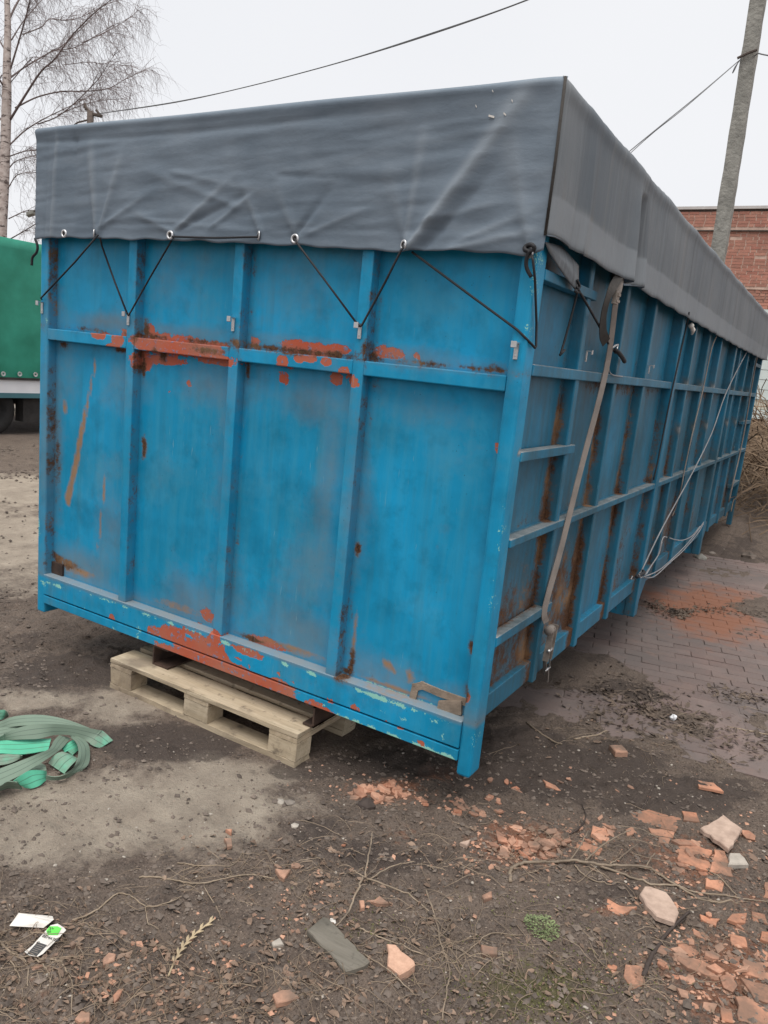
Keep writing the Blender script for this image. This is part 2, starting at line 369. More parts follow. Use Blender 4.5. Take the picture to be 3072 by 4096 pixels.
TRUCK_TARP = simple('green_truck_cover', (.014, .22, .14), .5, var=.15, sc=2.5, bump=.3, bsc=3, dist=.02, c2=(.030, .29, .20))
TRUCK_WHITE = simple('white_board', (.80, .80, .82), .5, var=.05, sc=3, bump=.05)
TRUCK_BLUE = simple('teal_rail', (.06, .17, .20), .5, var=.1, sc=3, bump=.05)
BLACK = simple('dark_rubber', (.016, .015, .015), .85, var=.3, sc=10, bump=.3)
CHASSIS = simple('dirty_chassis', (.035, .032, .030), .8, var=.4, sc=6, bump=.3)
POLEWOOD = simple('old_pole', (.085, .065, .055), .9, var=.35, sc=12, bump=.6, bsc=50)
WIRE = simple('wire', (.13, .13, .135), .6, var=.1, bump=0)
CLAD = simple('white_cladding', (.60, .66, .64), .6, var=.06, sc=5, bump=.05)
CREAM = simple('cream_board', (.55, .52, .43), .75, var=.15, sc=8, bump=.1)
ROOFEDGE = simple('roof_flashing', (.50, .47, .45), .6, var=.1, bump=.05)
MUDCAKE = simple('caked_mud', (.24, .185, .14), .95, var=.3, sc=22, bump=.6, bsc=120, dist=.004)

def make_sling():
    k = NT('green_webbing', .72)
    n1 = k.noise(7, 4); n2 = k.noise(30, 5)
    dirt = k.attr('wear'); d = k.sep(dirt.outputs['Color'])[0]
    c = k.mix(k.ramp(n1, .35, .65), (.085, .43, .27), (.14, .56, .37))
    c = k.mix(k.ramp(k.math('ADD', d, k.math('MULTIPLY', k.math('SUBTRACT', n2, .5), .8)), .15, .65, 0, .93), c, (.185, .225, .175))
    s = k.sep(dirt.outputs['Color'])[1]          # across the width: stitched dark lines
    ln = k.math('ABSOLUTE', k.math('SUBTRACT', k.math('ABSOLUTE', k.math('SUBTRACT', s, .5)), .17))
    c = k.mix(k.ramp(ln, .028, .014, 0, .65), c, (.045, .07, .055))
    t = k.sep(dirt.outputs['Color'])[2]
    wv = k.math('SINE', k.math('MULTIPLY', t, 2200.0)); k.color(k.mix(k.ramp(wv, -1, 1, 0, .16), c, (.02, .06, .045)))
    k.bump(wv, .25, .002); return k.m
SLING = make_sling()

def make_birch():
    k = NT('birch_bark', .85)
    b = k.noise(2.2, 5, .65, stretch=(2, 2, 6)); n = k.noise(9, 4)
    c = k.mix(k.ramp(n, .3, .7), (.30, .24, .215), (.46, .40, .37)); c = k.mix(k.ramp(b, .53, .62), c, (.07, .05, .045))
    k.color(c); k.bump(b, .5, .02); return k.m
BIRCH = make_birch()
BIRCHTWIG = simple('birch_twig', (.13, .095, .09), .85, var=.3, bump=0)
# ------------------------------------------------------------------ ground
def gblob(u, v, du, dv, amp=1.0, p=1.0):
    """a patch on the ground: centre and half-axes found where the pixel rays meet z = 0"""
    c = onz(u, v)[:2]; a = (onz(u + du, v)[:2] - onz(u - du, v)[:2]) / 2; b = (onz(u, v + dv)[:2] - onz(u, v - dv)[:2]) / 2
    return c, np.linalg.inv(np.array([a, b]).T), amp, p
SAND = [gblob(540, 3240, 560, 140, 1.3), gblob(250, 3350, 350, 110, .9), gblob(880, 3110, 270, 75, 1.25), gblob(520, 2790, 170, 60, 1.0),
        gblob(150, 2800, 260, 45, .75), gblob(430, 2840, 130, 50, .8), gblob(830, 3060, 140, 50, .9), gblob(0, 3330, 200, 120, .8), gblob(60, 1960, 300, 60, 1.2), gblob(60, 2110, 260, 80, 1.0), gblob(60, 2220, 260, 90, .85), gblob(60, 2330, 260, 80, .6),
        gblob(500, 2880, 140, 40, .6), gblob(1000, 3230, 120, 70, .6), gblob(150, 2060, 260, 60, .5)]
BRICKD = [gblob(1550, 3170, 170, 55, .8), gblob(1760, 3100, 110, 40, .75), gblob(2090, 3380, 220, 100, .8), gblob(2750, 3430, 280, 140, .62), gblob(2900, 3900, 260, 240, .75),
          gblob(600, 3960, 260, 100, .38), gblob(1250, 3640, 200, 60, .4), gblob(2420, 3640, 90, 60, .6), gblob(2760, 2400, 190, 70, 1.0), gblob(1620, 3350, 90, 50, .45),
          gblob(2560, 3870, 120, 110, .45), gblob(150, 3960, 200, 90, .3), gblob(2330, 3300, 90, 60, .4), gblob(3000, 3600, 150, 80, .5), gblob(420, 3720, 120, 70, .3)]
MOSS = [gblob(2150, 3960, 330, 140, .75), gblob(1450, 3720, 160, 90, .4), gblob(2350, 3480, 200, 80, .32), gblob(1900, 3560, 160, 70, .3), gblob(2450, 3820, 120, 60, .35)]
DARK = [gblob(680, 2965, 280, 66, 1.15), gblob(560, 3010, 120, 30, .8), gblob(1500, 3070, 420, 60, .85), gblob(2250, 3080, 420, 110, .98), gblob(1500, 3440, 420, 100, .62), gblob(1250, 3330, 160, 70, .6), gblob(2400, 3560, 260, 70, .5), gblob(1900, 3700, 300, 60, .4), gblob(2700, 3170, 340, 80, .9),
        gblob(280, 2680, 270, 80, .85), gblob(2050, 2980, 260, 60, .98), gblob(2620, 2780, 500, 60, .6), gblob(2900, 2560, 300, 40, .5), gblob(2500, 2640, 200, 60, .5), gblob(2920, 2230, 200, 60, .6), gblob(100, 2560, 300, 60, .45), gblob(500, 3480, 200, 40, .3)]
def fieldsum(bl, x, y):
    t = np.zeros_like(x)
    for c, iv, amp, p in bl:
        dx, dy = x - c[0], y - c[1]; q0 = iv[0, 0] * dx + iv[0, 1] * dy; q1 = iv[1, 0] * dx + iv[1, 1] * dy
        t = np.maximum(t, amp * np.exp(-(q0 * q0 + q1 * q1) * .7))
    return t
PC = np.array([2.3, 1.0])                              # corner of the brick paving
def paved(x, y):
    """1 inside the brick paving beside the container, 0 on the bare soil"""
    edge = 1.02 + .10 * np.sin(x * 3.1) + (x - 2.6) * .30 + .25 * vnoise(x * 2, y * 2, 5)
    return np.clip((y - edge) / .25, 0, 1) * np.clip((x - 1.9) / .2, 0, 1) * np.clip((6.3 - y) / .5, 0, 1)
def gheight(x, y, fine=True):
    x = np.asarray(x, float); y = np.asarray(y, float)
    s = np.clip(fieldsum(SAND, x, y), 0, 1); pv = paved(x, y)
    h = .030 * fbm(x * .9, y * .9, 3, 3) + .016 * fbm(x * 4, y * 4, 8, 3) * (1 - .6 * s)
    if fine:
        c = fbm(x * 15, y * 15, 21, 3); h = h + .019 * c * np.abs(c) * 3.0 * (1 - .65 * s) + .0080 * fbm(x * 38, y * 38, 40, 2) * (1 - .5 * s)
    h = h * (1 - .82 * pv) - .009 * pv
    h = h + pv * .045 * np.clip(fbm(x * 1.6 + 3, y * 1.1, 123, 4) - .03 + .30 * np.clip(1.9 - y, 0, 1), 0, .5)      # soil smeared over the bricks
    # rubble bank at the container's far end, rising to the building
    bank = np.clip((y - 6.2 - .25 * (x - 2.4)) / 3.5, 0, 1) * np.clip((x - 1.2) / 1.2, 0, 1)
    h = h + bank * (.70 + .35 * fbm(x * 1.4, y * 1.4, 60, 4)) * np.clip((19 - y) / 4, 0, 1)
    # wheel ruts and lumps on the left yard
    lt = np.clip((.2 - x) / .8, 0, 1) * np.clip((x + 30) / 5, 0, 1); h = h + lt * .03 * fbm(x * 2.5, y * 2.5, 77, 3)
    # keep it low under the pallet
    q = np.clip(1 - np.maximum(np.abs(x - 1.22) - .62, np.abs(y - .32) - .48) / .15, 0, 1); h = h * (1 - q) - .004 * q
    return h
def gz(x, y): return float(gheight(np.array([x]), np.array([y]))[0])
def gpt(u, v, dz=0.0):
    p = onz(u, v, 0.0); z = gz(p[0], p[1]); p = onz(u, v, z); return np.array([p[0], p[1], gz(p[0], p[1]) + dz])

def axis(lo, hi, step, a, b, g=1.16):
    c = list(np.arange(lo, hi, step)); s = step; x = lo
    left = []
    while x > a: s *= g; x -= s; left.append(x)
    s = step; x = c[-1]; right = []
    while x < b: s *= g; x += s; right.append(x)
    return np.array(left[::-1] + c + right)
gx = axis(-.6, 4.3, .0135, -500, 500); gy = axis(-1.75, 3.1, .0135, -300, 900)
X, Y = np.meshgrid(gx, gy, indexing='ij'); Z = gheight(X, Y); far = np.maximum(np.abs(X), np.abs(Y)); Z = np.where(far > 40, -.02, Z)
nx, ny = len(gx), len(gy)
me = bpy.data.meshes.new('ground'); me.vertices.add(nx * ny)
me.vertices.foreach_set('co', np.stack([X, Y, Z], -1).astype(np.float32).ravel())
I = np.arange(nx * ny).reshape(nx, ny); Q = np.stack([I[:-1, :-1], I[1:, :-1], I[1:, 1:], I[:-1, 1:]], -1).reshape(-1, 4)
me.loops.add(Q.size); me.loops.foreach_set('vertex_index', Q.ravel().astype(np.int32))
me.polygons.add(len(Q)); me.polygons.foreach_set('loop_start', (np.arange(len(Q)) * 4).astype(np.int32)); me.polygons.foreach_set('loop_total', np.full(len(Q), 4, np.int32))
me.polygons.foreach_set('use_smooth', np.ones(len(Q), bool)); me.update(); me.validate()
wear = np.stack([np.clip(fieldsum(SAND, X, Y) * (1 - paved(X, Y)), 0, 1.2), fieldsum(BRICKD, X, Y), fieldsum(MOSS, X, Y), fieldsum(DARK, X, Y)], -1)
ca = me.color_attributes.new('wear', 'FLOAT_COLOR', 'POINT'); ca.data.foreach_set('color', wear.astype(np.float32).ravel())
me.materials.append(GROUND); ground = bpy.data.objects.new('ground', me); COL.objects.link(ground); kind(ground, 'structure')

# ---- brick paving beside the container: each paver a piece of the pavement
pav_base = MB(); pavement = None
pm = []
for k in range(6):                                     # a few alike paver meshes, shared
    b = MB(); r = random.Random(100 + k)
    L, W_ = .0993 + r.uniform(-.0008, .0008), .0475 + r.uniform(-.001, .001)
    poly = [(-L + r.uniform(0, .002), -W_ + r.uniform(0, .0015)), (0, -W_ + r.uniform(-.002, .002)), (L - r.uniform(0, .002), -W_ + r.uniform(0, .0015)), (L + r.uniform(-.003, .001), 0),
            (L - r.uniform(0, .002), W_ - r.uniform(0, .0015)), (0, W_ + r.uniform(-.002, .002)), (-L + r.uniform(0, .002), W_ - r.uniform(0, .0015)), (-L + r.uniform(-.001, .003), 0)]
    b.prism(poly, -.05, .0, .003); m_ = bpy.data.meshes.new('brick'); m_.from_pydata(b.v, [], b.f); m_.materials.append(PAVER); pm.append(m_)
pav_sheet = MB()
pv_pts = [(1.95, 1.0), (4.6, 1.4), (4.6, 6.6), (1.95, 6.6)]
pav_sheet.prism(pv_pts, -.06, -.0025)
pavement = kind(pav_sheet.build('pavement', PAVER), 'structure')
ang = math.radians(13); ca_, sa_ = math.cos(ang), math.sin(ang)
cand = []
for j in range(-12, 75):
    for i in range(-14, 26):
        lx = i * .2005 + (j % 2) * .1; ly = j * .0985
        x = 2.2 + ca_ * lx - sa_ * ly; y = 1.0 + sa_ * lx + ca_ * ly
        if not (1.95 < x < 4.5 and .9 < y < 6.2): continue
        if float(paved(np.array([x]), np.array([y]))[0]) < .3: continue
        u, v = pix((x, y, 0)); inframe = -40 < u < 3110 and v < 4100 and x > 2.05
        cand.append((not inframe, math.hypot(x - CAM[0], y - CAM[1]), x, y))
cand.sort(); rest = MB(); rp = random.Random(5)
for n, (nf, d_, x, y) in enumerate(cand):
    dz = rp.uniform(-.0025, .0025) + .012 * float(vnoise(np.array([x * 1.7]), np.array([y * 1.7]), 9)[0]); rz = ang + rp.uniform(-.025, .025)
    if n < 290 and not nf:
        o = bpy.data.objects.new('brick', pm[rp.randrange(6)]); COL.objects.link(o); o.parent = pavement
        o.location = (x, y, dz); o.rotation_euler = (rp.uniform(-.012, .012), rp.uniform(-.012, .012), rz)
    else:
        c, s = math.cos(rz), math.sin(rz); m_ = pm[rp.randrange(6)]
        rest.add([(x + c * q.co.x - s * q.co.y, y + s * q.co.x + c * q.co.y, q.co.z + dz) for q in m_.vertices], [tuple(p.vertices) for p in m_.polygons])
kind(rest.build('brick_field', PAVER, pavement), 'stuff')
# ------------------------------------------------------------------ the blue steel container body
W, LEN = 2.5, 7.1
ZB, ZS, ZT = .246, .292, .400            # bottom beam: underside, split, top
MRB, MRT = 1.584, 1.637                  # front middle rail
TOP = 2.46
PY, PX = .050, W - .052                  # panel planes, front and side
RIBS = [.590, 1.160, 1.730, 2.413, 2.930, 3.480, 4.052, 4.806, 5.220, 5.820, 6.405]
BIG = {3, 7}                             # two deeper ribs that run down as legs
FW = []                                  # wear on the front: x, z, rx, rz, channel, amount
def fb(u, v, ru, rv, ch, amp=1.0):
    p = ony(u, v, .03); s = np.linalg.norm(p - CAM) / FPX
    FW.append((p[0], p[2], max(.006, ru * s * 1.12), max(.006, rv * s), ch, amp))
def fline(u0, v0, u1, v1, r0, r1, ch, amp, n=24):
    for i in range(n + 1):
        t = i / n; fb(u0 + (u1 - u0) * t, v0 + (v1 - v0) * t, r0 + (r1 - r0) * t, 26, ch, amp)
R_, G_, B_, A_, O_ = 0, 1, 2, 3, 4
# orange primer where the blue has flaked away
for q in [(620, 1370, 80, 26), (730, 1385, 90, 30), (840, 1400, 70, 26), (870, 1440, 90, 16), (570, 1445, 30, 28), (650, 1440, 80, 14), (1170, 1385, 60, 20), (1250, 1398, 80, 18), (1345, 1398, 45, 16),
          (1545, 1412, 60, 18), (415, 1343, 30, 10), (490, 1356, 22, 26), (470, 1390, 30, 8), (1150, 1448, 20, 20), (1215, 1436, 18, 14), (1260, 1436, 24, 12), (1322, 1448, 20, 14), (1125, 1508, 16, 18), (1335, 1515, 22, 18),
          (1395, 1490, 20, 16), (1420, 1528, 30, 16), (1010, 1370, 16, 16), (590, 1320, 18, 16), (745, 1532, 9, 11), (662, 1560, 7, 8), (1660, 1430, 10, 8),
          (700, 2545, 50, 34), (800, 2580, 80, 50), (900, 2630, 70, 44), (880, 2540, 22, 22), (960, 2720, 60, 26), (1010, 2600, 60, 14), (1130, 2760, 70, 30), (1090, 2735, 60, 22), (1180, 2800, 40, 22), (640, 2520, 26, 14),
          (860, 2650, 120, 26), (700, 2600, 60, 14), (1280, 2810, 40, 12), (1240, 2870, 30, 10), (1440, 2822, 14, 10), (470, 2462, 12, 9), (1340, 2845, 22, 8), (1700, 2960, 10, 9),
          (750, 2560, 90, 40), (950, 2660, 110, 44), (1100, 2720, 90, 22), (860, 2600, 120, 30), (1010, 2690, 90, 20), (820, 2462, 26, 18), (1060, 2575, 80, 12), (1960, 2500, 7, 6), (1978, 1795, 8, 16), (1880, 2780, 14, 12), (1890, 2600, 8, 22), (1840, 2440, 6, 6)]:
    fb(q[0], q[1], q[2] * 1.08, q[3] * 1.15, G_, 1.4)
for q in [(1010, 2640, 66, 24), (965, 2622, 30, 20), (690, 2560, 40, 12), (1070, 2680, 36, 10), (780, 2540, 20, 8)]:      # islands of blue left in the primer
    fb(*q, G_, -1.1)
# brown rust
for q in [(850, 1405, 80, 10), (1330, 1412, 80, 10), (1180, 1412, 60, 10), (955, 1370, 26, 16), (568, 1320, 14, 40), (1990, 1478, 32, 18), (1470, 1400, 12, 40), (470, 1400, 36, 10), (640, 1420, 16, 26), (560, 1470, 14, 40),
          (250, 2260, 60, 18), (215, 2230, 20, 14), (1870, 2770, 18, 30), (1880, 2600, 8, 30), (1000, 2560, 60, 8), (1395, 2660, 14, 60),
          (565, 1790, 10, 40), (1420, 2200, 10, 30), (245, 1380, 22, 14), (980, 1480, 10, 40), (1490, 1540, 10, 22), (1375, 2700, 20, 22), (220, 1850, 8, 160)]:
    fb(*q, R_, .95)
fline(370, 1440, 330, 1650, 4, 7, O_, .75); fline(330, 1650, 256, 1998, 8, 14, O_, 1.0)
fline(410, 1890, 376, 2190, 5, 7, O_, .75)
for q in [(245, 1628, 15, 28), (1540, 2665, 24, 22), (1560, 2690, 14, 14), (1632, 2712, 16, 32), (1620, 2690, 12, 14), (300, 2290, 90, 14), (700, 2430, 120, 12), (1150, 2600, 150, 14), (1560, 2760, 150, 10), (565, 1790, 12, 44), (1420, 2200, 12, 34), (1400, 2560, 10, 120)]:
    fb(*q, O_, .8)
for i in range(46):                                                     # small chips along the whole beam
    t_ = rnd.random(); u_ = 560 + 1280 * t_; fb(u_, 2440 + 545 * t_ + rnd.choice((rnd.uniform(0, 70), rnd.uniform(70, 120))), rnd.uniform(5, 16), rnd.uniform(4, 9), G_, rnd.uniform(.7, 1.2))
for (a, b, n) in [((180, 2312), (480, 2402), 16), ((520, 2420), (1290, 2690), 26), ((1440, 2740), (1840, 2880), 30), ((1400, 2860), (1830, 3020), 14)]:    # chipped arris along the beam
    for i in range(n): t = rnd.random(); fb(a[0] + (b[0] - a[0]) * t, a[1] + (b[1] - a[1]) * t, rnd.uniform(6, 20), rnd.uniform(4, 7), A_, rnd.uniform(.8, 1.1))
for q in [(200, 2335, 12, 14), (580, 2510, 9, 14), (572, 2540, 9, 16), (715, 2518, 26, 12), (905, 2595, 10, 10), (1680, 2975, 14, 14), (1740, 2990, 30, 10), (1810, 3020, 16, 16), (1760, 2880, 18, 10), (1790, 2930, 10, 14), (1380, 2850, 26, 8),
          (1310, 2810, 20, 8), (1060, 2705, 40, 8), (365, 2425, 8, 8), (480, 2510, 10, 10), (160, 2420, 14, 20), (175, 2100, 6, 40), (1640, 2870, 26, 9), (1555, 2830, 16, 8), (205, 1285, 7, 12)]:
    fb(*q, A_, .95)
# dust, thicker low down and in the corners; the right bay is the cleanest
for q in [(300, 2330, 160, 120, .8), (420, 2120, 90, 200, .45), (800, 2440, 160, 120, .7), (1180, 2560, 160, 140, .7), (1500, 2720, 160, 90, .7), (1800, 2800, 90, 80, .6), (1250, 1600, 160, 90, .6), (860, 1540, 200, 80, .55), (480, 1550, 120, 100, .45),
          (1380, 1000, 110, 60, .3), (700, 1120, 200, 130, .3), (1150, 1160, 200, 160, .32), (1700, 1440, 260, 40, .55), (1200, 1370, 240, 30, .6), (430, 1290, 200, 30, .65), (720, 1330, 200, 30, .65), (1300, 1900, 50, 500, .5), (1430, 2000, 50, 420, .35),
          (1220, 2300, 160, 200, .40), (900, 1800, 60, 400, .3), (500, 2560, 160, 40, .35), (330, 2470, 160, 40, .35), (1700, 1650, 180, 60, .25), (210, 1700, 40, 400, .6), (260, 1500, 60, 120, .4)]:
    fb(*q[:4], B_, q[4])
FW = np.array(FW)
def wear_at(P):
    P = np.asarray(P, float); out = np.zeros((len(P), 5)); x, y, z = P.T
    f = y < .12
    if f.any():
        for cx, cz, rx, rz, ch, amp in FW:
            dx, dz = np.abs(x[f] - cx) / rx, np.abs(z[f] - cz) / rz; m = (dx < 2.2) & (dz < 2.2)
            if not m.any(): continue
            idx = np.where(f)[0][m]; g = amp * np.exp(-(dx[m] ** 2.4 + dz[m] ** 2.4) * .75); ch = int(ch)
            if amp > 0 and ch != 3: out[idx, ch] = np.maximum(out[idx, ch], g)
            else: out[idx, ch] += g
        fx, fz = x[f], z[f]; o = out[f]
        for px_ in (.663, 1.279, 1.888, .06):            # rusty welds along the posts
            o[:, 0] = np.maximum(o[:, 0], .90 * np.exp(-((fx - px_ - .005) / .011) ** 2) * (fz > .4) * (.50 + 1.0 * fbm(fz * 5, fx * 3, 31, 3)))
        o[:, 0] = np.maximum(o[:, 0], .85 * np.exp(-((fz - MRT - .010) / .016) ** 2) * (.6 + 1.1 * fbm(fx * 6, fz, 13, 3)))
        o[:, 2] = np.maximum(o[:, 2], .75 * np.exp(-np.clip(fz - ZT, 0, 9) / .05) * (fz > ZT - .004))
        o[:, 0] = np.maximum(o[:, 0], .45 * np.exp(-np.clip(fz - ZT, 0, 9) / .02) * (fz > ZT + .001) * (.5 + fbm(fx * 7, fz, 14, 3)))
        o[:, 2] += .06; o[:, 2] *= np.where(fz < ZT - .004, .35, 1.0)
        o[(np.abs(fz - ZT) < .0015) & (y[f] < .055), 2] = 1.02        # dust lying on the beam's ledge
        ar = np.exp(-((fx - 2.494) / .012) ** 2) + np.exp(-((fx - 2.452) / .006) ** 2) * .5        # chipped arris of the corner post
        o[:, 3] = np.maximum(o[:, 3], ar * (.36 + 1.2 * fbm(fz * 14, fx, 33, 3))); out[f] = o
    s = (x > 2.36) & (y > .06)
    if s.any():
        sy, sz = y[s], z[s]; o = out[s]
        for i, ry in enumerate(RIBS):
            a = [.95, 1.0, .8, .5, .55, .8, .6, .35, .5, .5, .5][i]
            d = ry - sy + .006 * np.sin(sz * 9 + i); band = np.exp(-((d - .020) / (.022 + .045 * np.clip(1.6 - sz, 0, .6))) ** 2) * (x[s] < W - .01)
            o[:, 0] = np.maximum(o[:, 0], a * band * (.95 + .9 * fbm(sz * 4, sy * 2 + i, 51, 3)) * np.clip((1.95 - sz) * 2, .3, 1))
        low = np.clip((1.02 - sz) / .25, 0, 1) * (x[s] < W - .03)
        o[:, 0] = np.maximum(o[:, 0], low * (.52 + .9 * fbm(sy * 3.0, sz * 1.6, 61, 4)) * np.where(sy < .6, 1.12, np.where(sy < 2.4, .85, .6)))
        o[:, 0] = np.maximum(o[:, 0], .75 * np.exp(-((sz - 1.63) / .05) ** 2) * (x[s] < W - .03) * (.5 + 1.2 * fbm(sy * 5, sz * 3, 71, 3)))
        for zz in (1.074, 1.683):
            o[:, 0] = np.maximum(o[:, 0], .85 * np.exp(-np.clip(sz - zz, 0, 9) / .05) * (sz > zz + .001) * (x[s] < W - .03) * (.5 + 1.3 * fbm(sy * 9, sz * 5, 81, 3)) * (1.0 if zz < 1.5 else .6))
        o[:, 2] = np.maximum(o[:, 2], .04 + .45 * fbm(sy * 1.7, sz * 1.1, 91, 3) + .18 * np.clip((sy - 2) / 3, 0, 1))
        top = (x[s] > PX + .004) & ((np.abs(sz - 1.074) < .002) | (np.abs(sz - 1.385) < .002) | (np.abs(sz - .712) < .002) | (np.abs(sz - 1.683) < .002)); o[top, 2] = 1.5
        o[:, 3] *= .5; out[s] = o
    return np.clip(out, 0, 1.6)
def lat(a, b, seg, bev):
    n = max(1, int(round((b - a - 2 * bev) / seg))); m = list(np.linspace(a + bev, b - bev, n + 1)); return [a] + m + [b]
def wbox(name, x0, x1, y0, y1, z0, z1, parent, seg=.03, bev=.0035, mat=None):
    """box with worn rounded arrises, finely divided so that it can carry the wear"""
    ax = [lat(x0, x1, seg, bev), lat(y0, y1, seg, bev), lat(z0, z1, seg, bev)]; lo = (x0, y0, z0); hi = (x1, y1, z1)
    idx = {}; V = []; F = []
    def vid(p):
        k = tuple(round(c, 6) for c in p)
        if k not in idx:
            e = [(-1 if abs(p[i] - lo[i]) < 1e-7 else 1 if abs(p[i] - hi[i]) < 1e-7 else 0) for i in range(3)]; n = sum(map(abs, e)); q = list(p)
            if n >= 2:
                for i in range(3): q[i] -= e[i] * bev * (.30 if n == 2 else .42)
            idx[k] = len(V); V.append(q)
        return idx[k]
    for d in range(3):
        a, b = [(1, 2), (2, 0), (0, 1)][d]
        for s, c in ((0, lo[d]), (1, hi[d])):
            for i in range(len(ax[a]) - 1):
                for j in range(len(ax[b]) - 1):
                    q = []
                    for (ii, jj) in ((i, j), (i + 1, j), (i + 1, j + 1), (i, j + 1)):
                        p = [0, 0, 0]; p[d] = c; p[a] = ax[a][ii]; p[b] = ax[b][jj]; q.append(vid(p))
                    F.append(tuple(q if s else q[::-1]))
    wr_ = wear_at(V)
    if name == 'panel' and seg < .1:                      # sheets are a little dented and drawn in at the welds
        A_v = np.array(V); fr = (x1 - x0) > (y1 - y0); s_ = A_v[:, 0] if fr else A_v[:, 1]; z_ = A_v[:, 2]; lo_, hi_ = (x0, x1) if fr else (y0, y1)
        e_ = np.clip(np.minimum(s_ - lo_, hi_ - s_) / .08, 0, 1) * np.clip(np.minimum(z_ - z0, z1 - z_) / .08, 0, 1)
        dd = e_ * (.010 * fbm(s_ * 2.2, z_ * 1.7, 401, 3) + .004 * fbm(s_ * 7, z_ * 6, 402, 2))
        if fr: A_v[:, 1] += dd
        else: A_v[:, 0] += dd
        return obj(name, A_v, F, mat or PAINT, parent, 'sharp', wr_)
    return obj(name, V, F, mat or PAINT, parent, False, wr_)

box = thing('cargo_container', (1.25, 3.5, .0), 'long blue steel container body with flaking paint under a grey tarpaulin', 'container')
# front: eight sheet panels between the posts
PXS = [.613, 1.227, 1.836]; PWD = .050
cols = [(.055, .613), (.655, 1.227), (1.27, 1.836), (1.88, 2.45)]
for i, (a, b) in enumerate(cols):
    for (z0, z1) in ((ZT - .01, MRB + .01), (MRT - .01, TOP)):
        wbox('panel', a, b, PY, PY + .006, z0, z1, box, .022, .001)
for x in PXS:
    p = wbox('post', x, x + PWD, .001, PY + .004, ZT - .001, TOP, box, .022)
# middle rail in four pieces butted between the posts
xs = [.058, .613, .663, 1.227, 1.277, 1.836, 1.886, 2.446]
for i in range(4): wbox('middle_rail', xs[2 * i], xs[2 * i + 1], .0, PY + .002, MRB, MRT, box, .016, .004)
for z0, z1, y0, nm in ((ZS + .004, ZT, -.006, 'bottom_beam'), (ZB, ZS - .004, -.005, 'bottom_beam')): wbox(nm, .058, 2.446, y0, .075, z0, z1, box, .016, .0028)
wbox('corner_post', .0, .059, .0, .09, .19, TOP, box, .02, .008)
wbox('corner_post', 2.445, 2.5, .0, .094, .19, TOP, box, .02, .011)
# side toward the paving
edges = [.094] + RIBS + [LEN - .06]
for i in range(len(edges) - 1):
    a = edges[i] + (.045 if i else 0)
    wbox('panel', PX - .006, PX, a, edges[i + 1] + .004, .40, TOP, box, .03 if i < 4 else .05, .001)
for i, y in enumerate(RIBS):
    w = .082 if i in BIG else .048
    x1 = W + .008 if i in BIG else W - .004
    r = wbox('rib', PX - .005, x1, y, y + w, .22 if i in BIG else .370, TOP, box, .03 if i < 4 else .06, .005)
    if i in BIG:
        wbox('leg', PX - .09, PX - .004, y + .004, y + w - .004, .215, .46, box, .04, .004)
        g = MB(); x0 = W - .006; yy = y + w
        g.add([(x0, yy, .46), (x0, yy + .17, .46), (x0, yy + .17, .392), (x0, yy, .24), (x0 - .008, yy, .46), (x0 - .008, yy + .17, .46), (x0 - .008, yy + .17, .392), (x0 - .008, yy, .24)],
              [(0, 1, 2, 3), (7, 6, 5, 4), (0, 4, 5, 1), (1, 5, 6, 2), (2, 6, 7, 3), (3, 7, 4, 0)])
        obj('gusset', g.v, g.f, PAINT, box, wear=wear_at(g.v))
stops = [.094, RIBS[3], RIBS[3] + .082, RIBS[7], RIBS[7] + .082, LEN - .055]
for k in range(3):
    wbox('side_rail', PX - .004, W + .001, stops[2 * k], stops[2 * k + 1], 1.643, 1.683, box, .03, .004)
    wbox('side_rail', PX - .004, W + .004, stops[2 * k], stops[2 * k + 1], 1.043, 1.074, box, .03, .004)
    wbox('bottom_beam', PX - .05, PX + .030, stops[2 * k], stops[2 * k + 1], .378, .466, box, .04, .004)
for z0, z1 in ((1.350, 1.385), (.674, .712), (1.955, 1.990)):        # ladder steps at both ends
    wbox('step', W - .042, W + .002, .088, .690, z0, z1, box, .03, .003)
    wbox('step', W - .042, W + .002, RIBS[-1] - .03, LEN - .05, z0, z1, box, .05, .003)
wbox('corner_post', 2.445, 2.5, LEN - .06, LEN, .19, TOP, box, .05, .008)
wbox('corner_post', .0, .059, LEN - .06, LEN, .19, TOP, box, .1, .008)
# far side, far end, floor, upper rim, runners
wbox('panel', .03, .036, .09, LEN - .06, .40, TOP, box, .25, .001)
for i, y in enumerate(RIBS): wbox('rib', -.002, .034, y, y + .05, .35, TOP, box, .3, .004)
wbox('panel', .058, 2.446, LEN - .05, LEN - .044, .40, TOP, box, .25, .001)
wbox('floor', .036, PX - .006, .056, LEN - .05, .392, .40, box, .4, .001)
for (a, b, c, d) in ((.0, 2.5, .004, .046), (.0, 2.5, LEN - .05, LEN - .004)): wbox('rim', a + .06, b - .06, c, d, TOP - .06, TOP - .004, box, .3, .004)
wbox('rim', .006, .05, .09, LEN - .06, TOP - .06, TOP - .002, box, .4, .004); wbox('rim', 2.45, 2.494, .094, LEN - .06, TOP - .06, TOP - .002, box, .4, .004)
xl, xr = .86, 1.80
for sgn, x in ((1, xl), (-1, xr)):
    b = MB(); y0, y1 = .004, LEN - .3
    b.box(min(x, x + sgn * .008), max(x, x + sgn * .008), y0, y1, .146, ZB - .0005)             # web
    xa, xb = (x - .055, x) if sgn < 0 else (x + .008, x + .10)
    b.box(xa, xb, y0, y1, .146, .154)
    b.box(xa, xb, y0, y1, ZB - .012, ZB - .0015)
    b.build('runner_channel', DARKSTEEL, box)
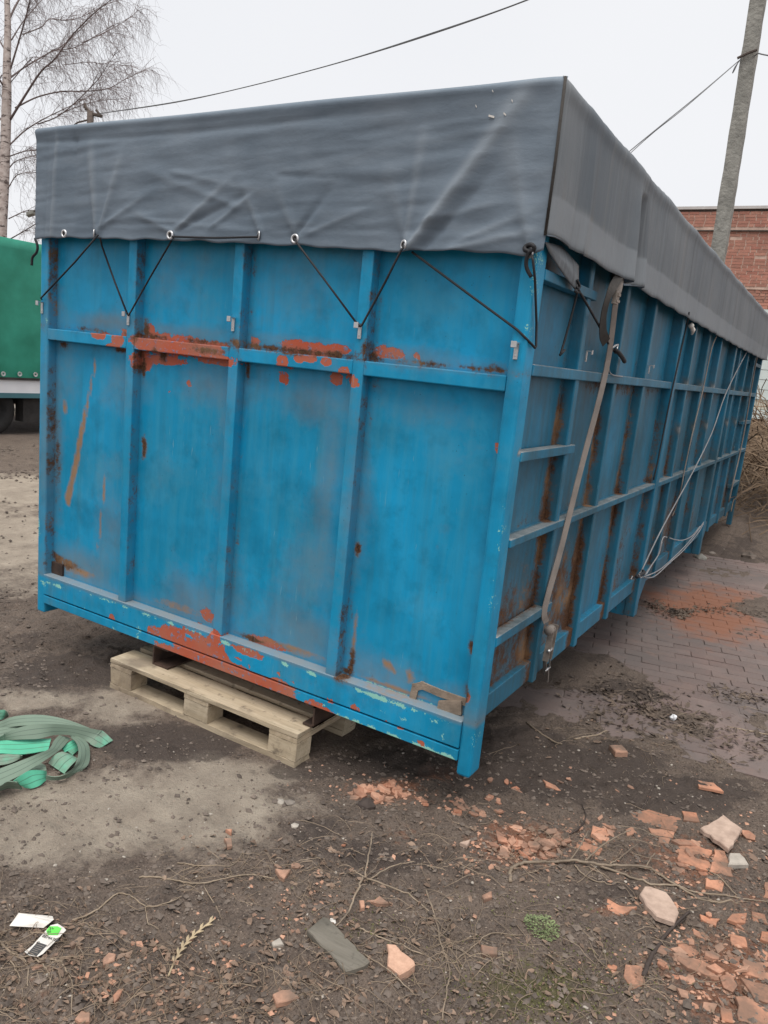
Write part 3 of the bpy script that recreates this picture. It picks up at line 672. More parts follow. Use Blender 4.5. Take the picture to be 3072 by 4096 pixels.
# hooks for the lacing cord
def hook(name, p, parent, s=1.0, ax='y'):
    b = MB(); d = np.array([0, -1, 0.]) if ax == 'y' else np.array([1., 0, 0]); t = np.array([1., 0, 0]) if ax == 'y' else np.array([0, 1., 0])
    p = np.asarray(p, float); z = np.array([0, 0, 1.])
    b.obox(p + d * .002 - z * .016 * s, t * .0075 * s, d * .0022, z * .026 * s)
    b.obox(p + d * .014 * s + z * .010 * s, t * .0085 * s, d * .014 * s, z * .0022)
    b.obox(p + d * .029 * s + z * .004 * s, t * .0095 * s, d * .0022 + z * .001, z * .010 * s)
    b.lathe(p + d * .003 - z * .030 * s, d, [(.0045, 0), (.0045, .002), (.0001, .0025)], 8)
    return b.build(name, STEEL, parent)
for (u, v) in [(515, 1262), (935, 1282), (1442, 1308), (170, 1218), (2068, 1385)]:
    p = ony(u, v, -.001); hook('hook', p, box, 1.0)
for (u, v) in [(2345, 1412), (2596, 1468)]: p = onx(u, v, W - .003); hook('hook', p, box, .8, 'x')
# caked, rusted bracket welded in the lower right bay
b = MB(); pts = [(1652, 2790), (1662, 2748), (1690, 2742), (1760, 2772), (1856, 2806)]
pl = [ony(u, v, PY - .004) for u, v in pts]
for p, q in zip(pl, pl[1:]):
    t_ = (q - p) / 2; L_ = np.linalg.norm(t_); wv = np.array([-t_[2], 0, t_[0]]) / L_ * .014; b.obox((p + q) / 2 + np.array([0, -.001 * L_, 0]), t_ * (1 + .010 / L_), wv, (0, .004, 0))
b.build('bracket', MUDCAKE, box)
b = MB(); c = [(1760, 2800), (1852, 2800), (1850, 2856), (1800, 2848), (1755, 2830)]
q = [ony(u, v, PY - .002) for u, v in c]; q2 = [p + np.array([0, -.014, 0]) for p in q]
b.add(q + q2, [(9, 8, 7, 6, 5)] + [(i, (i + 1) % 5, 5 + (i + 1) % 5, 5 + i) for i in range(5)]); b.build('mud_flake', MUDCAKE, box)
p0, p1 = ony(205, 2235, PY), ony(262, 2305, PY); b = MB(); b.box(.062, .062 + .085, PY - .012, PY, ZT + .001, ZT + .062); b.build('corner_block', DARKSTEEL, box)

# ------------------------------------------------------------------ grey tarpaulin over the top
tarp = thing('tarpaulin', (1.25, 3.5, 2.04), 'grey canvas tarpaulin pulled over the top of the blue container', 'tarpaulin')
TX, TY, TZ = 2.528, -.026, 2.534
bot = [(u, ony(u, v, TY)) for u, v in [(162, 958), (215, 950), (400, 956), (583, 959), (800, 966), (1000, 975), (1250, 986), (1451, 998), (1636, 1006), (1800, 1000), (1950, 1014), (2100, 1022), (2170, 1000)]]
bx, bz = [p[0] for _, p in bot], [p[2] for _, p in bot]; bx[0] = -.006; bx[-1] = TX
def fold(P, Q, w0, w1, amp):
    P, Q = ony(*P, TY), ony(*Q, TY); return np.array([P[0], P[2]]), np.array([Q[0], Q[2]]), w0, w1, amp
FOLDS = [fold((1640, 985), (2090, 400), .016, .045, .024), (fold((1625, 960), (1690, 560), .010, .030, .013)), fold((1690, 990), (1900, 760), .012, .02, -.014), fold((392, 935), (372, 620), .010, .035, .018),
         fold((215, 950), (232, 560), .020, .018, .014), fold((175, 960), (190, 600), .008, .015, -.008), fold((400, 930), (480, 660), .008, .030, .011), fold((691, 940), (880, 760), .010, .022, .012), fold((700, 930), (960, 790), .008, .012, -.010),
         fold((691, 930), (560, 860), .008, .02, .008), fold((1040, 925), (990, 790), .006, .02, .010), fold((1180, 935), (1275, 810), .007, .014, -.012), fold((1178, 930), (1120, 780), .006, .03, .008), fold((1620, 960), (1560, 700), .008, .05, .008),
         fold((1800, 1000), (2130, 930), .010, .02, .012), fold((1850, 960), (2120, 850), .010, .022, .009), fold((2120, 990), (2050, 560), .008, .05, .012), fold((300, 560), (290, 860), .02, .03, -.010), fold((860, 900), (980, 800), .008, .010, .009),
         fold((420, 900), (560, 800), .008, .016, .008), fold((1240, 930), (1420, 850), .008, .014, .007), fold((1700, 880), (1960, 820), .01, .016, .008), fold((580, 880), (900, 910), .006, .01, .006), fold((930, 820), (620, 700), .010, .02, .006), fold((700, 690), (1000, 760), .010, .02, .006), fold((1120, 700), (1500, 720), .008, .014, -.005)]
def front_off(x, z):
    h = .006 * np.sin(x * 2.3) + .009 * fbm(x * 2.6, z * 5 + x, 201, 3) + .0055 * fbm(x * 2.2 + z * 2, z * 24 - x * 2.0, 202, 3)
    t = np.clip((TZ - z) / .5, 0, 1); h = h * np.minimum(1, t * 6)
    h = h + .010 * np.exp(-((z - TZ + .012) / .02) ** 2) - .005 * np.exp(-((z - TZ + .062 + .01 * np.sin(x * 2)) / .012) ** 2) * np.clip((2.1 - x) * 2, 0, 1)
    for P, Q_, w0, w1, amp in FOLDS:
        d = Q_ - P; L = np.hypot(*d); d = d / L; s = (x - P[0]) * d[0] + (z - P[1]) * d[1]; n = -(x - P[0]) * d[1] + (z - P[1]) * d[0]
        t = np.clip(s / L, 0, 1); w = w0 + (w1 - w0) * t; e = np.exp(-np.clip(-s, 0, 9) / .02) * np.exp(-np.clip(s - L, 0, 9) / .06)
        h = h + amp * (.62 * np.exp(-(n / (w * 1.35)) ** 2) + .42 * np.exp(-np.abs(n) / (w * .55))) * e * (1 - .45 * t)
    return h
nx_, nz_ = 236, 58
V = []; F = []
for i in range(nx_ + 1):
    x = -.006 + (TX + .006) * i / nx_; zb = float(np.interp(x, bx, bz)) + .004 * math.sin(x * 31) * math.sin(x * 7)
    zt = TZ + .002 * math.sin(x * 5)
    z = np.linspace(zb, zt, nz_ + 1); off = front_off(np.full_like(z, x), z); off = off * min(1, (TX - x) / .05 + .15)
    e = np.exp(-((z - zb) / .022) ** 2) * .003 + np.where(z - zb < .055, .0022, 0)          # hem
    rnd_ = -.012 * np.exp(-((zt - z) / .012))
    for zz, o_ in zip(z, off + e + rnd_): V.append((x, TY - o_, zz))
for i in range(nx_):
    for j in range(nz_):
        a = i * (nz_ + 1) + j; F.append((a, a + nz_ + 1, a + nz_ + 2, a + 1))
def lit_crest(x, z):
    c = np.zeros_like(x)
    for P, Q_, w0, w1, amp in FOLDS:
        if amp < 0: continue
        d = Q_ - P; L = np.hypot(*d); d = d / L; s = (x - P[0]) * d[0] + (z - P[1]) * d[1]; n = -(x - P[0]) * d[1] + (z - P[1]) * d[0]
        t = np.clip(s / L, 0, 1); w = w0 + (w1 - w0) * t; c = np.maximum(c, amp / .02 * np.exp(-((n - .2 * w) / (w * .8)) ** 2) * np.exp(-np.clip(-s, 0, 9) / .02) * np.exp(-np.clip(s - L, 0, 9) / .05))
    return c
VA = np.array(V); cr_ = lit_crest(VA[:, 0], VA[:, 2]); fo = obj('front_flap', V, F, TARP_F, tarp, True, np.stack([cr_, cr_ * 0, cr_ * 0, cr_ * 0 + 1], -1))
def sbot(y): return np.interp(y, [0, .02, 1.06, 2.62, 4.5, 6.43, LEN + .05], [2.075, 2.077, 2.066, 2.050, 2.036, 2.036, 2.05])
def stop_(y): return np.interp(y, [-.03, 2.0, 3.8, 6.5, LEN + .05], [TZ, 2.518, 2.506, 2.490, 2.486]) + .004 * np.sin(y * 9) * np.clip(y, 0, 1)
def side_off(y, z):
    t = (z - sbot(y)) / (stop_(y) - sbot(y))
    h = .006 * np.sin(np.clip(t, 0, 1) * math.pi) * .5 + .010 * (1 - t)
    h = h + .006 * fbm(y * 4, z * .8, 301, 3) * np.clip((1 - t) * 3, 0, 1) * np.clip(t * 5, .2, 1) + .004 * fbm(y * 22, z * 1.2, 302, 3)
    for y0, w, a in ((1.035, .042, -.090), (1.13, .045, .034), (.94, .045, .034), (.30, .025, .012), (.20, .02, -.006), (2.62, .02, -.014), (3.5, .02, -.010), (4.05, .03, .012), (4.86, .03, -.014), (5.5, .04, .012), (6.2, .02, -.01), (6.43, .02, -.01)):
        k = np.clip(1 - t, 0, 1) if y0 != 1.035 else np.clip((.80 - t) * 2.2, 0, 1) ** .8
        h = h + a * np.exp(-((y - y0 - .02 * t) / w) ** 2) * k
    h = h + .008 * np.exp(-((z - stop_(y) + .03) / .03) ** 2)
    return h
ys = list(np.arange(-.024, 2.0, .014)) + list(np.arange(2.0, LEN + .05, .03)); V = []; F = []; nz2 = 40; HEM = []
for y in ys:
    zb, zt = float(sbot(y)) + .003 * math.sin(y * 17), float(stop_(y)); z = np.linspace(zb, zt, nz2 + 1); off = side_off(np.full_like(z, y), z)
    off = off * min(1, (y + .03) / .05 + .2)
    inn = TX - .002 if y > .02 else TX - .004
    HEM.append((TX + off[0] - .001, y, zb)); HEM.append((max(W - .004, TX - .03) if y > .1 else TX - .012, y, zb + .022))
    for zz, o_ in zip(z, off): V.append((TX + o_ - .012 * math.exp(-(zt - zz) / .012), y, zz))
n2 = nz2 + 1
obj('hem', HEM, [(2 * i, 2 * i + 1, 2 * i + 3, 2 * i + 2) for i in range(len(ys) - 1)], TARP_F, tarp)
for i in range(len(ys) - 1):
    for j in range(n2 - 1):
        a = i * n2 + j; F.append((a, a + n2, a + n2 + 1, a + 1))
VA = np.array(V); tt = (VA[:, 2] - sbot(VA[:, 1])) / .47
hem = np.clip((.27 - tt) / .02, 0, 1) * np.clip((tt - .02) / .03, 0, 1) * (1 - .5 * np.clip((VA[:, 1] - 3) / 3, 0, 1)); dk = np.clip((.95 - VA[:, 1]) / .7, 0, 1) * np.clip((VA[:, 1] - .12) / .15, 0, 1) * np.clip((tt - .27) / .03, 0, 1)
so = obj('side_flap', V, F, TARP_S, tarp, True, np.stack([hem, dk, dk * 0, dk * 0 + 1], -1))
V = []; F = []; tx = np.linspace(-.006, TX - .008, 40); ty = np.linspace(TY + .010, LEN + .05, 90)
for x in tx:
    for y in ty: V.append((x, y, np.interp(x, [-.022, TX], [TZ - .02, float(stop_(y))]) - .006 + .035 * math.sin(math.pi * (x + .02) / 2.55) * min(1, (y + .03) * 2) - .010 * abs(math.sin(y * 4.4)) * math.sin(math.pi * (x + .02) / 2.55)))
for i in range(39):
    for j in range(89): a = i * 90 + j; F.append((a, a + 90, a + 91, a + 1))
obj('roof_sheet', V, F, TARP_F, tarp, True)
V = [(-.008, TY + .005, 2.06), (-.008, LEN + .05, 2.06), (-.008, LEN + .05, 2.50), (-.008, TY + .005, TZ - .004)]; obj('left_flap', V, [(0, 1, 2, 3)], TARP_F, tarp)
V = [(-.008, LEN + .05, 2.06), (TX, LEN + .05, 2.05), (TX, LEN + .05, 2.486), (-.008, LEN + .05, 2.50)]; obj('rear_flap', V, [(0, 1, 2, 3)], TARP_S, tarp)
for o in tarp.children:
    s_ = o.modifiers.new('cloth', 'SOLIDIFY'); s_.thickness = .003; s_.offset = -1
# corner seam cord and folded corner tongue hanging under the side flap
b = MB(); b.tube([(TX - .001, TY - .003, 2.075), (TX + .001, TY - .004, 2.3), (TX - .004, TY + .001, 2.53)], .005, 6); b.build('corner_seam', WEBDARK, tarp, True)
E_ = [onx(2178, 968, W + .012), onx(2245, 985, W + .004), onx(2312, 1062, W + .008), onx(2312, 1140, W + .022), onx(2305, 1168, W + .020), onx(2250, 1095, W + .020), onx(2195, 1010, W + .014)]
mid = np.mean(E_, axis=0) + np.array([.012, 0, 0]); b = MB(); b.add([mid] + E_, [(0, i + 1, (i + 1) % 7 + 1) for i in range(7)])
o = b.build('corner_tongue', TARP_S, tarp, True); s_ = o.modifiers.new('cloth', 'SOLIDIFY'); s_.thickness = .003
sb = o.modifiers.new('s', 'SUBSURF'); sb.subdivision_type = 'SIMPLE'; sb.levels = sb.render_levels = 2
# eyelets
def eyelet(p, ax, squash=1.0, r=.0185):
    b = MB(); p = np.asarray(p, float); d = np.array(ax, float)
    b.lathe(p, d, [(r * .52, -.002), (r * .55, .0035), (r * .75, .0055), (r * .95, .004), (r, .0)], 22)
    b.lathe(p + d * .0008, d, [(r * .53, .0), (.0005, .0)], 22)
    if squash < 1:
        b.v = [(p[0] + (v[0] - p[0]) * squash, v[1] - (v[0] - p[0]) * .4, v[2]) for v in b.v]
    o = b.build('eyelet', EYELET, tarp, True)
    return o
EYE = [(259, 935, 1), (394, 938, .45), (691, 943, 1), (1037, 943, .6), (1179, 955, 1), (1618, 981, .85), (2124, 1012, .8)]
EP = []
for u, v, sq in EYE:
    p = ony(u, v, TY); o_ = float(front_off(np.array([p[0]]), np.array([p[2]]))[0]); p[1] = TY - o_ - .004; EP.append(p); eyelet(p, (0, -1, 0), sq)
    h = MB(); h.lathe(p + np.array([0, -.0015, 0]), (0, -1, 0), [(.0098 * (sq + 1) / 2, 0), (.0002, .0001)], 16); h.build('eyelet_hole', BLACK, tarp)
# repairs and specks
for (u, v, w_, h_) in [(1969, 468, .020, .006), (2026, 462, .008, .005), (2054, 408, .004, .004), (1905, 425, .004, .004), (1975, 368, .004, .003)]:
    p = ony(u, v, TY); o_ = float(front_off(np.array([p[0]]), np.array([p[2]]))[0]); b = MB(); b.obox((p[0], TY - o_ - .003, p[2]), (w_ / 2, 0, -.003), (0, .001, 0), (0, 0, h_ / 2)); b.build('patch', PAPER, tarp)
# ------------------------------------------------------------------ cords, strap, ropes
def cord(name, chains, r, mat, label, cat, group=None, n=6):
    b = MB()
    for c in chains: b.tube(c, r, n)
    return tag(b.build(name, mat, None, True), label, cat, group)
def F(u, v, y=-.012): return ony(u, v, y)
def S(u, v, x=W + .012): return onx(u, v, x)
ye = TY - .012
lace = [[F(392, 940, EP[1][1] - .004), F(300, 1048, -.03), F(163, 1193, -.012), np.array([-.006, .02, F(163, 1193)[2] - .01])],
        [F(400, 950, EP[1][1] + .004), F(408, 985, -.010), F(460, 1130, -.014), F(510, 1258, -.018)],
        [F(510, 1258, -.018), F(514, 1262, -.022), F(518, 1256, -.018), F(600, 1110, -.018), F(683, 968, -.014), F(690, 945, EP[2][1] - .004)],
        spline([F(692, 946, EP[2][1] - .006), F(860, 951, ye - .010), F(1036, 947, EP[3][1] - .006)], 6),
        [F(1179, 956, EP[4][1] - .006), F(1190, 975, ye - .008), F(1310, 1135, -.020), F(1432, 1300, -.018)],
        [F(1432, 1300, -.018), F(1440, 1306, -.023), F(1448, 1300, -.018), F(1540, 1130, -.02), F(1605, 1000, ye - .008), F(1618, 983, EP[5][1] - .006)],
        [F(1648, 1008, -.014), F(1900, 1195, -.010), F(2070, 1320, -.006), F(2095, 1345, -.006), S(2122, 1372, W + .006), S(2140, 1392, W + .010), S(2144, 1385, W + .010), S(2146, 1290, W + .010), S(2140, 1120, W + .010), S(2132, 1040, W + .008), F(2124, 1014, EP[6][1] - .006)]]
tag(cord('lacing_cord', lace, .0042, CORD, 'thin black lacing cord zigzagging from the tarpaulin eyelets to the front hooks', 'cord'), 'thin black lacing cord zigzagging from the tarpaulin eyelets to the front hooks', 'cord')
k0 = EP[6]
b = MB(); ring = [k0 + np.array([.016 * math.cos(a), -.010 - .003 * math.sin(2 * a), .010 * math.sin(a) + .012]) for a in np.linspace(0, 6.6, 16)]
b.tube(ring, .0075, 6); b.tube(spline([k0 + np.array([.0, -.012, .004]), F(2105, 1045, -.04), F(2108, 1075, -.035), F(2125, 1108, -.03)], 6), .0068, 6)
tag(b.build('cord_knot', CORD, None, True), 'knotted black cord end at the corner eyelet of the grey tarpaulin', 'cord')
cord('cord_end', [spline([np.array([-.03, -.01, 2.05]), F(150, 985), F(146, 1010), F(130, 1030), F(127, 1062)], 6)], .006, CORD, 'short black cord end dangling at the left corner against the green truck', 'cord')
cord('tie_cord', [spline([S(2308, 1160, W + .026), S(2302, 1200, W + .02), S(2262, 1350), S(2242, 1418)], 6), [S(2240, 1420), S(2258, 1400)],
     spline([S(2312, 1160, W + .026), S(2335, 1195, W + .024), S(2400, 1310), S(2432, 1372), S(2462, 1412)], 6), spline([S(2309, 1120, W + .03), S(2318, 1150, W + .034), S(2300, 1165, W + .034), S(2318, 1168, W + .034), S(2308, 1150, W + .036)], 5)],
     .0048, CORD, 'black tie cord knotted to the folded tarpaulin tongue beside the corner post', 'cord')

def band(pts, w, t, wdir):
    """flat strap along pts, w wide along wdir"""
    b = MB(); wdir = np.asarray(wdir, float); V = []; m = len(pts)
    for i, p in enumerate(pts):
        tg = pts[min(i + 1, m - 1)] - pts[max(i - 1, 0)]; tg = tg / np.linalg.norm(tg)
        wd = wdir - tg * (wdir @ tg); wd /= np.linalg.norm(wd); nn = np.cross(tg, wd)
        V += [p - wd * w / 2 - nn * t / 2, p + wd * w / 2 - nn * t / 2, p + wd * w / 2 + nn * t / 2, p - wd * w / 2 + nn * t / 2]
    Fc = [(i * 4 + k, i * 4 + (k + 1) % 4, (i + 1) * 4 + (k + 1) % 4, (i + 1) * 4 + k) for i in range(m - 1) for k in range(4)] + [(3, 2, 1, 0), ((m - 1) * 4, (m - 1) * 4 + 1, (m - 1) * 4 + 2, (m - 1) * 4 + 3)]
    b.add(V, Fc); return b
strap = thing('ratchet_strap', S(2190, 2680), 'dusty grey ratchet strap tied down the ribbed side of the blue container', 'strap')
band(spline([S(2488, 1082, W + .020), S(2478, 1150, W + .035), S(2462, 1215, W + .030), S(2425, 1480, W + .014), S(2330, 1850, W + .012), S(2275, 2070, W + .014), S(2240, 2210, W + .012), S(2180, 2430, W + .008), S(2185, 2490, W + .016)], 8), .030, .003, (.45, .89, 0)).build('webbing', WEB, strap)
band(spline([S(2486, 1090, W + .03), S(2440, 1170, W + .04), S(2415, 1260, W + .03), S(2412, 1330, W + .022), S(2425, 1370, W + .02)], 8), .042, .003, (.2, .98, 0)).build('loose_fold', WEBDARK, strap)
b = MB(); c = S(2463, 1190, W + .04); b.obox(c, (0, .022, 0), (.008, 0, 0), (0, .004, .026)); b.obox(c + np.array([.009, .008, .012]), (0, .016, 0), (.004, 0, 0), (0, 0, .006)); b.obox(c + np.array([.009, .0, -.014]), (0, .022, 0), (.004, 0, 0), (0, 0, .005)); b.build('buckle', RATCHET, strap)
# ratchet: two cheek plates, drum with webbing roll, handle bar
b = MB(); c = S(2196, 2570, W + .018)
for s_ in (-.022, .022): b.obox(c + np.array([.006, s_, 0]), (.013, 0, 0), (0, .0022, 0), (.004, 0, .078))
b.build('cheek_plate', RATCHET, strap)
b = MB(); top_ = S(2200, 2520, W + .022); b.lathe(top_ - np.array([0, .021, 0]), (0, 1, 0), [(.0002, 0), (.020, 0), (.020, .042), (.0002, .042)], 14); b.build('webbing_roll', WEB, strap, True)
b = MB(); b.lathe(S(2200, 2600, W + .030) - np.array([0, .024, 0]), (0, 1, 0), [(.0002, 0), (.007, 0), (.007, .048), (.0002, .048)], 10); b.build('handle_bar', STEEL, strap, True)
b = MB(); q = S(2190, 2676, W + .012); b.tube([q + np.array([0, -.03, 0]), q + np.array([0, .03, 0])], .005, 8)
for s_ in (-.024, .024): b.tube([S(2196, 2590, W + .02) + np.array([0, s_, 0]), q + np.array([0, s_, 0])], .004, 6)
b.build('hook_bar', STEEL, strap, True)
band([S(2180, 2600, W + .006), S(2176, 2680, W + .004), S(2180, 2690, W + .004)], .03, .003, (0, 1, 0)).build('lower_webbing', WEBDARK, strap)
band([S(2194, 2680, W + .012), S(2193, 2705, W + .010), S(2191, 2728, W + .008)], .008, .003, (0, 1, 0)).build('loose_tail', WEB, strap)
b = MB(); b.tube([S(2448, 1392), S(2462, 1382), S(2472, 1378), S(2466, 1398)], .004, 6); b.build('wire_loop', STEEL, strap)
b = MB(); b.tube(spline([S(2462, 1400, W + .02), S(2474, 1410, W + .026), S(2488, 1428, W + .02), S(2498, 1446, W + .014)], 5), .010, 7); b.build('hook_grip', CORD, strap, True)
b = MB(); b.tube(spline([S(2448, 1400), S(2438, 1450), S(2436, 1480), S(2450, 1500), S(2490, 1507)], 5), .003, 5); b.build('wire', ROPE, strap, True)

side_cords = [
 ('rope', [[S(2988, 1405, W + .02), S(2905, 1570), S(2848, 1730, W + .016), S(2770, 1890, W + .016), S(2650, 2110, W + .010), S(2562, 2292, W + .014)]], .0046, ROPE, 'pale rope running diagonally across the ribbed side of the blue container'),
 ('rope', [[S(2878, 1312, W + .028), S(2868, 1340, W + .02), S(2845, 1400), S(2808, 1575), S(2768, 1740, W + .016), S(2738, 1880), S(2725, 1950), S(2700, 2035, W - .02), S(2688, 2065, W - .03)]], .0046, WEB, 'thin grey tie line down the side from the middle of the tarpaulin'),
 ('rope', [[S(2756, 1250, W + .04), S(2750, 1285, W + .02), S(2740, 1330), S(2702, 1500, W + .018), S(2680, 1600, W + .018), S(2652, 1740, W + .018), S(2630, 1850, W + .018), S(2614, 1920, W + .016)]], .0052, CORD, 'black cord hanging along the big rib of the container side'),
 ('rope', [[S(3030, 1420, W + .03), S(3018, 1480), S(2998, 1600), S(2978, 1720), S(2956, 1830), S(2935, 1920), S(2915, 2010, W + .006)]], .008, WEB, 'grey tie line down the last rib at the far end of the container'),
]
for nm, ch, r, m, lb in side_cords: cord(nm, [spline(c, 4) for c in ch], r, m, lb, 'rope')
b = MB()
loops = [[(2562, 2292, .014), (2558, 2300, .02), (2566, 2308, .03), (2590, 2302, .035), (2640, 2278, .02), (2700, 2225, .02), (2755, 2168, .02), (2800, 2110, .014), (2815, 2088, .012)],
         [(2578, 2312, .03), (2620, 2304, .03), (2680, 2250, .03), (2735, 2200, .024), (2790, 2135, .018), (2814, 2095, .012)],
         [(2580, 2300, .02), (2600, 2268, .014), (2632, 2220, .012), (2645, 2170, .012), (2655, 2148, .012), (2668, 2150, .014)],
         [(2584, 2298, .024), (2606, 2262, .018), (2636, 2214, .014), (2648, 2168, .014)],
         [(2678, 2152, .012), (2705, 2160, .016), (2735, 2160, .016), (2770, 2142, .014), (2800, 2105, .012)],
         [(2556, 2296, .03), (2562, 2312, .034), (2568, 2302, .03), (2558, 2290, .02)], [(2530, 2305, .02), (2523, 2318, .02)]]
for l in loops: b.tube(spline([S(u, v, W + d) for u, v, d in l], 5), .0038, 6)
tag(b.build('rope_coil', ROPE, None, True), 'slack loops of pale rope hitched to the leg of the blue container', 'rope')
b = MB(); c = S(2556, 2302, W + .022); b.tube(spline([c + np.array([0, -.06, .004]), c, c + np.array([.01, .07, .004]), c + np.array([0, .10, .01])], 5), .012, 7)
tag(b.build('rope_hitch', CORD, None, True), 'black cord hitch around the container leg', 'cord')
b = MB(); p = S(2762, 1298, W + .02); b.tube(spline([p, p + np.array([.01, .05, -.03]), p + np.array([.0, .09, -.05])], 4), [.016, .018, .012, .014, .016, .012, .010, .008, .006], 6)
tag(b.build('plastic_scrap', PAPER, None, True), 'white plastic scrap caught under the hem of the tarpaulin side', 'scrap')

# ------------------------------------------------------------------ wooden pallet under the front of the container
pal = thing('wooden_pallet', (1.23, .31, 0), 'pale weathered wooden pallet carrying the front of the blue container', 'pallet')
px0, px1, py0, py1 = .668, 1.782, -.078, .722; rp = random.Random(3)
def board(name, x0, x1, y0, y1, z0, z1, mat):
    nx = 9 if x1 - x0 > y1 - y0 else 3; ny = 9 if nx == 3 else 3; b = MB(); V = []
    for zz in (0, 1):
        for i in range(nx):
            for j in range(ny):
                x = x0 + (x1 - x0) * i / (nx - 1); y = y0 + (y1 - y0) * j / (ny - 1); e = i in (0, nx - 1) or j in (0, ny - 1)
                V.append((x + rp.uniform(-.002, .002) * e, y + rp.uniform(-.003, .003) * e, (z1 - (.002 if e else 0) if zz else z0) + rp.uniform(-.0006, .0006)))
    Fc = []; n = nx * ny
    for i in range(nx - 1):
        for j in range(ny - 1):
            a = i * ny + j; Fc += [(a, a + 1, a + ny + 1, a + ny), (n + a, n + a + ny, n + a + ny + 1, n + a + 1)]
    ring = [i * ny for i in range(nx)] + [(nx - 1) * ny + j for j in range(1, ny)] + [i * ny + ny - 1 for i in range(nx - 2, -1, -1)] + [j for j in range(ny - 2, 0, -1)]
    for a, c in zip(ring, ring[1:] + ring[:1]): Fc.append((a, c, n + c, n + a))
    b.add(V, Fc); return b.build(name, mat, pal)
for (y0, w_) in ((py0, .145), (py0 + .185, .10), (py0 + .327, .145), (py0 + .515, .10), (py0 + .655, .145)): board('deck_board', px0, px1, y0, y0 + w_, .1235, .145, WOOD_X)
for xc in (px0 + .072, (px0 + px1) / 2, px1 - .072):
    board('stringer_board', xc - .0725, xc + .0725, py0 + .002, py1 - .002, .1005, .1225, WOOD_Y)
    for yc in (py0 + .05, (py0 + py1) / 2, py1 - .05): board('block', xc - .071, xc + .071, yc - .049, yc + .049, .0225, .0998, WOOD_X)
for yc in (py0 + .05, (py0 + py1) / 2, py1 - .05): board('bottom_board', px0 + .003, px1 - .003, yc - .05, yc + .05, -.004, .0218, WOOD_X)
b = MB(); b.box(.4, 2.1, 6.35, 6.6, -.03, .1455); tag(b.build('timber_sleeper', GREYWOOD), 'dark timber sleeper under the runners at the far end of the container', 'timber')

# ------------------------------------------------------------------ green lifting sling, heaped
sl = MB(); SW = []
def ribbon(ea, eb, ha, hb, dirt, n=12, th=.003):
    """two edges traced at their heights above the ground"""
    k = max(len(ea), len(eb))
    A = spline([onz(u * .3014, 2780 + v * .3014, h) for (u, v), h in zip(ea, ha)], n); B = spline([onz(u * .3014, 2780 + v * .3014, h) for (u, v), h in zip(eb, hb)], n)
    m = min(len(A), len(B)); L = 0; V = []
    for i in range(m):
        a, b_ = A[i], B[i]
        if i: L += np.linalg.norm((a + b_) / 2 - (A[i - 1] + B[i - 1]) / 2)
        tg = A[min(i + 1, m - 1)] - A[max(i - 1, 0)]; nn = np.cross(tg, b_ - a); nn = nn / (np.linalg.norm(nn) + 1e-9)
        if nn[2] < 0: nn = -nn
        d = dirt(i / (m - 1)) if callable(dirt) else dirt
        for s_ in (0, .2, .4, .6, .8, 1):
            V.append(a + (b_ - a) * s_ + nn * (.0006 * math.sin(s_ * math.pi))); SW.append((d + .10 * abs(s_ - .5), s_, L, 1))
        for s_ in (0, .2, .4, .6, .8, 1):
            V.append(a + (b_ - a) * s_ - nn * th); SW.append((d + .3, s_, L, 1))
    Fc = []
    for i in range(m - 1):
        for j in range(5):
            o_ = i * 12 + j; Fc += [(o_, o_ + 1, o_ + 13, o_ + 12), (o_ + 6, o_ + 18, o_ + 19, o_ + 7)]
        o_ = i * 12; Fc += [(o_, o_ + 12, o_ + 18, o_ + 6), (o_ + 5, o_ + 11, o_ + 23, o_ + 17)]
    sl.add(V, Fc)
ribbon([(-260, 420), (0, 350), (160, 290), (380, 262), (620, 270), (900, 330), (1180, 432)], [(-260, 520), (0, 470), (170, 420), (420, 400), (700, 396), (900, 410), (1190, 470)], [.03, .05, .06, .065, .06, .05, .02], [.02, .02, .03, .04, .04, .035, .015], .95)
ribbon([(-300, 480), (0, 430), (200, 400), (420, 372)], [(-300, 640), (0, 560), (220, 500), (430, 470)], [.03] * 4, [.01] * 4, .8)
ribbon([(-200, 640), (0, 545), (200, 450), (430, 392), (720, 384), (1000, 410), (1290, 462), (1372, 482), (1500, 600)], [(-200, 720), (0, 612), (250, 590), (500, 582), (720, 534), (930, 535), (1130, 602), (1235, 672), (1330, 705)], [.05, .075, .095, .105, .105, .09, .06, .045, .015], [.03, .05, .06, .06, .06, .055, .03, .018, .004], lambda t: .78 - .55 * max(0, t - .6) * 1.6)
ribbon([(-250, 640), (0, 606), (300, 592), (680, 575)], [(-250, 800), (0, 775), (300, 785), (640, 735)], [.05, .055, .05, .045], [.02, .03, .03, .025], lambda t: -.1 + .25 * t)
ribbon([(-220, 800), (0, 790), (160, 780), (300, 800)], [(-220, 930), (0, 930), (150, 900), (300, 830)], [.03] * 4, [.015] * 4, .6)
ribbon([(790, 530), (720, 600), (640, 722), (400, 822), (200, 900), (0, 975), (-200, 1060)], [(935, 575), (860, 665), (780, 742), (560, 892), (300, 1050), (0, 1195), (-200, 1290)], [.06, .065, .07, .07, .06, .055, .05], [.03, .04, .045, .045, .04, .03, .02], .92)
ribbon([(930, 535), (1060, 560), (1165, 640), (1195, 770), (1165, 930), (1010, 1040), (800, 1118), (610, 1125)], [(945, 560), (1020, 640), (1045, 770), (1000, 930), (900, 1020), (820, 1065), (720, 1080), (610, 1060)], [.05, .045, .035, .02, .01, .006, .004, .006], [.055, .055, .05, .045, .035, .03, .025, .025], .85)
ribbon([(640, 905), (720, 800), (820, 752), (900, 770)], [(850, 1045), (920, 960), (1000, 880), (1030, 840)], [.012, .04, .05, .04], [.008, .025, .03, .025], .5)
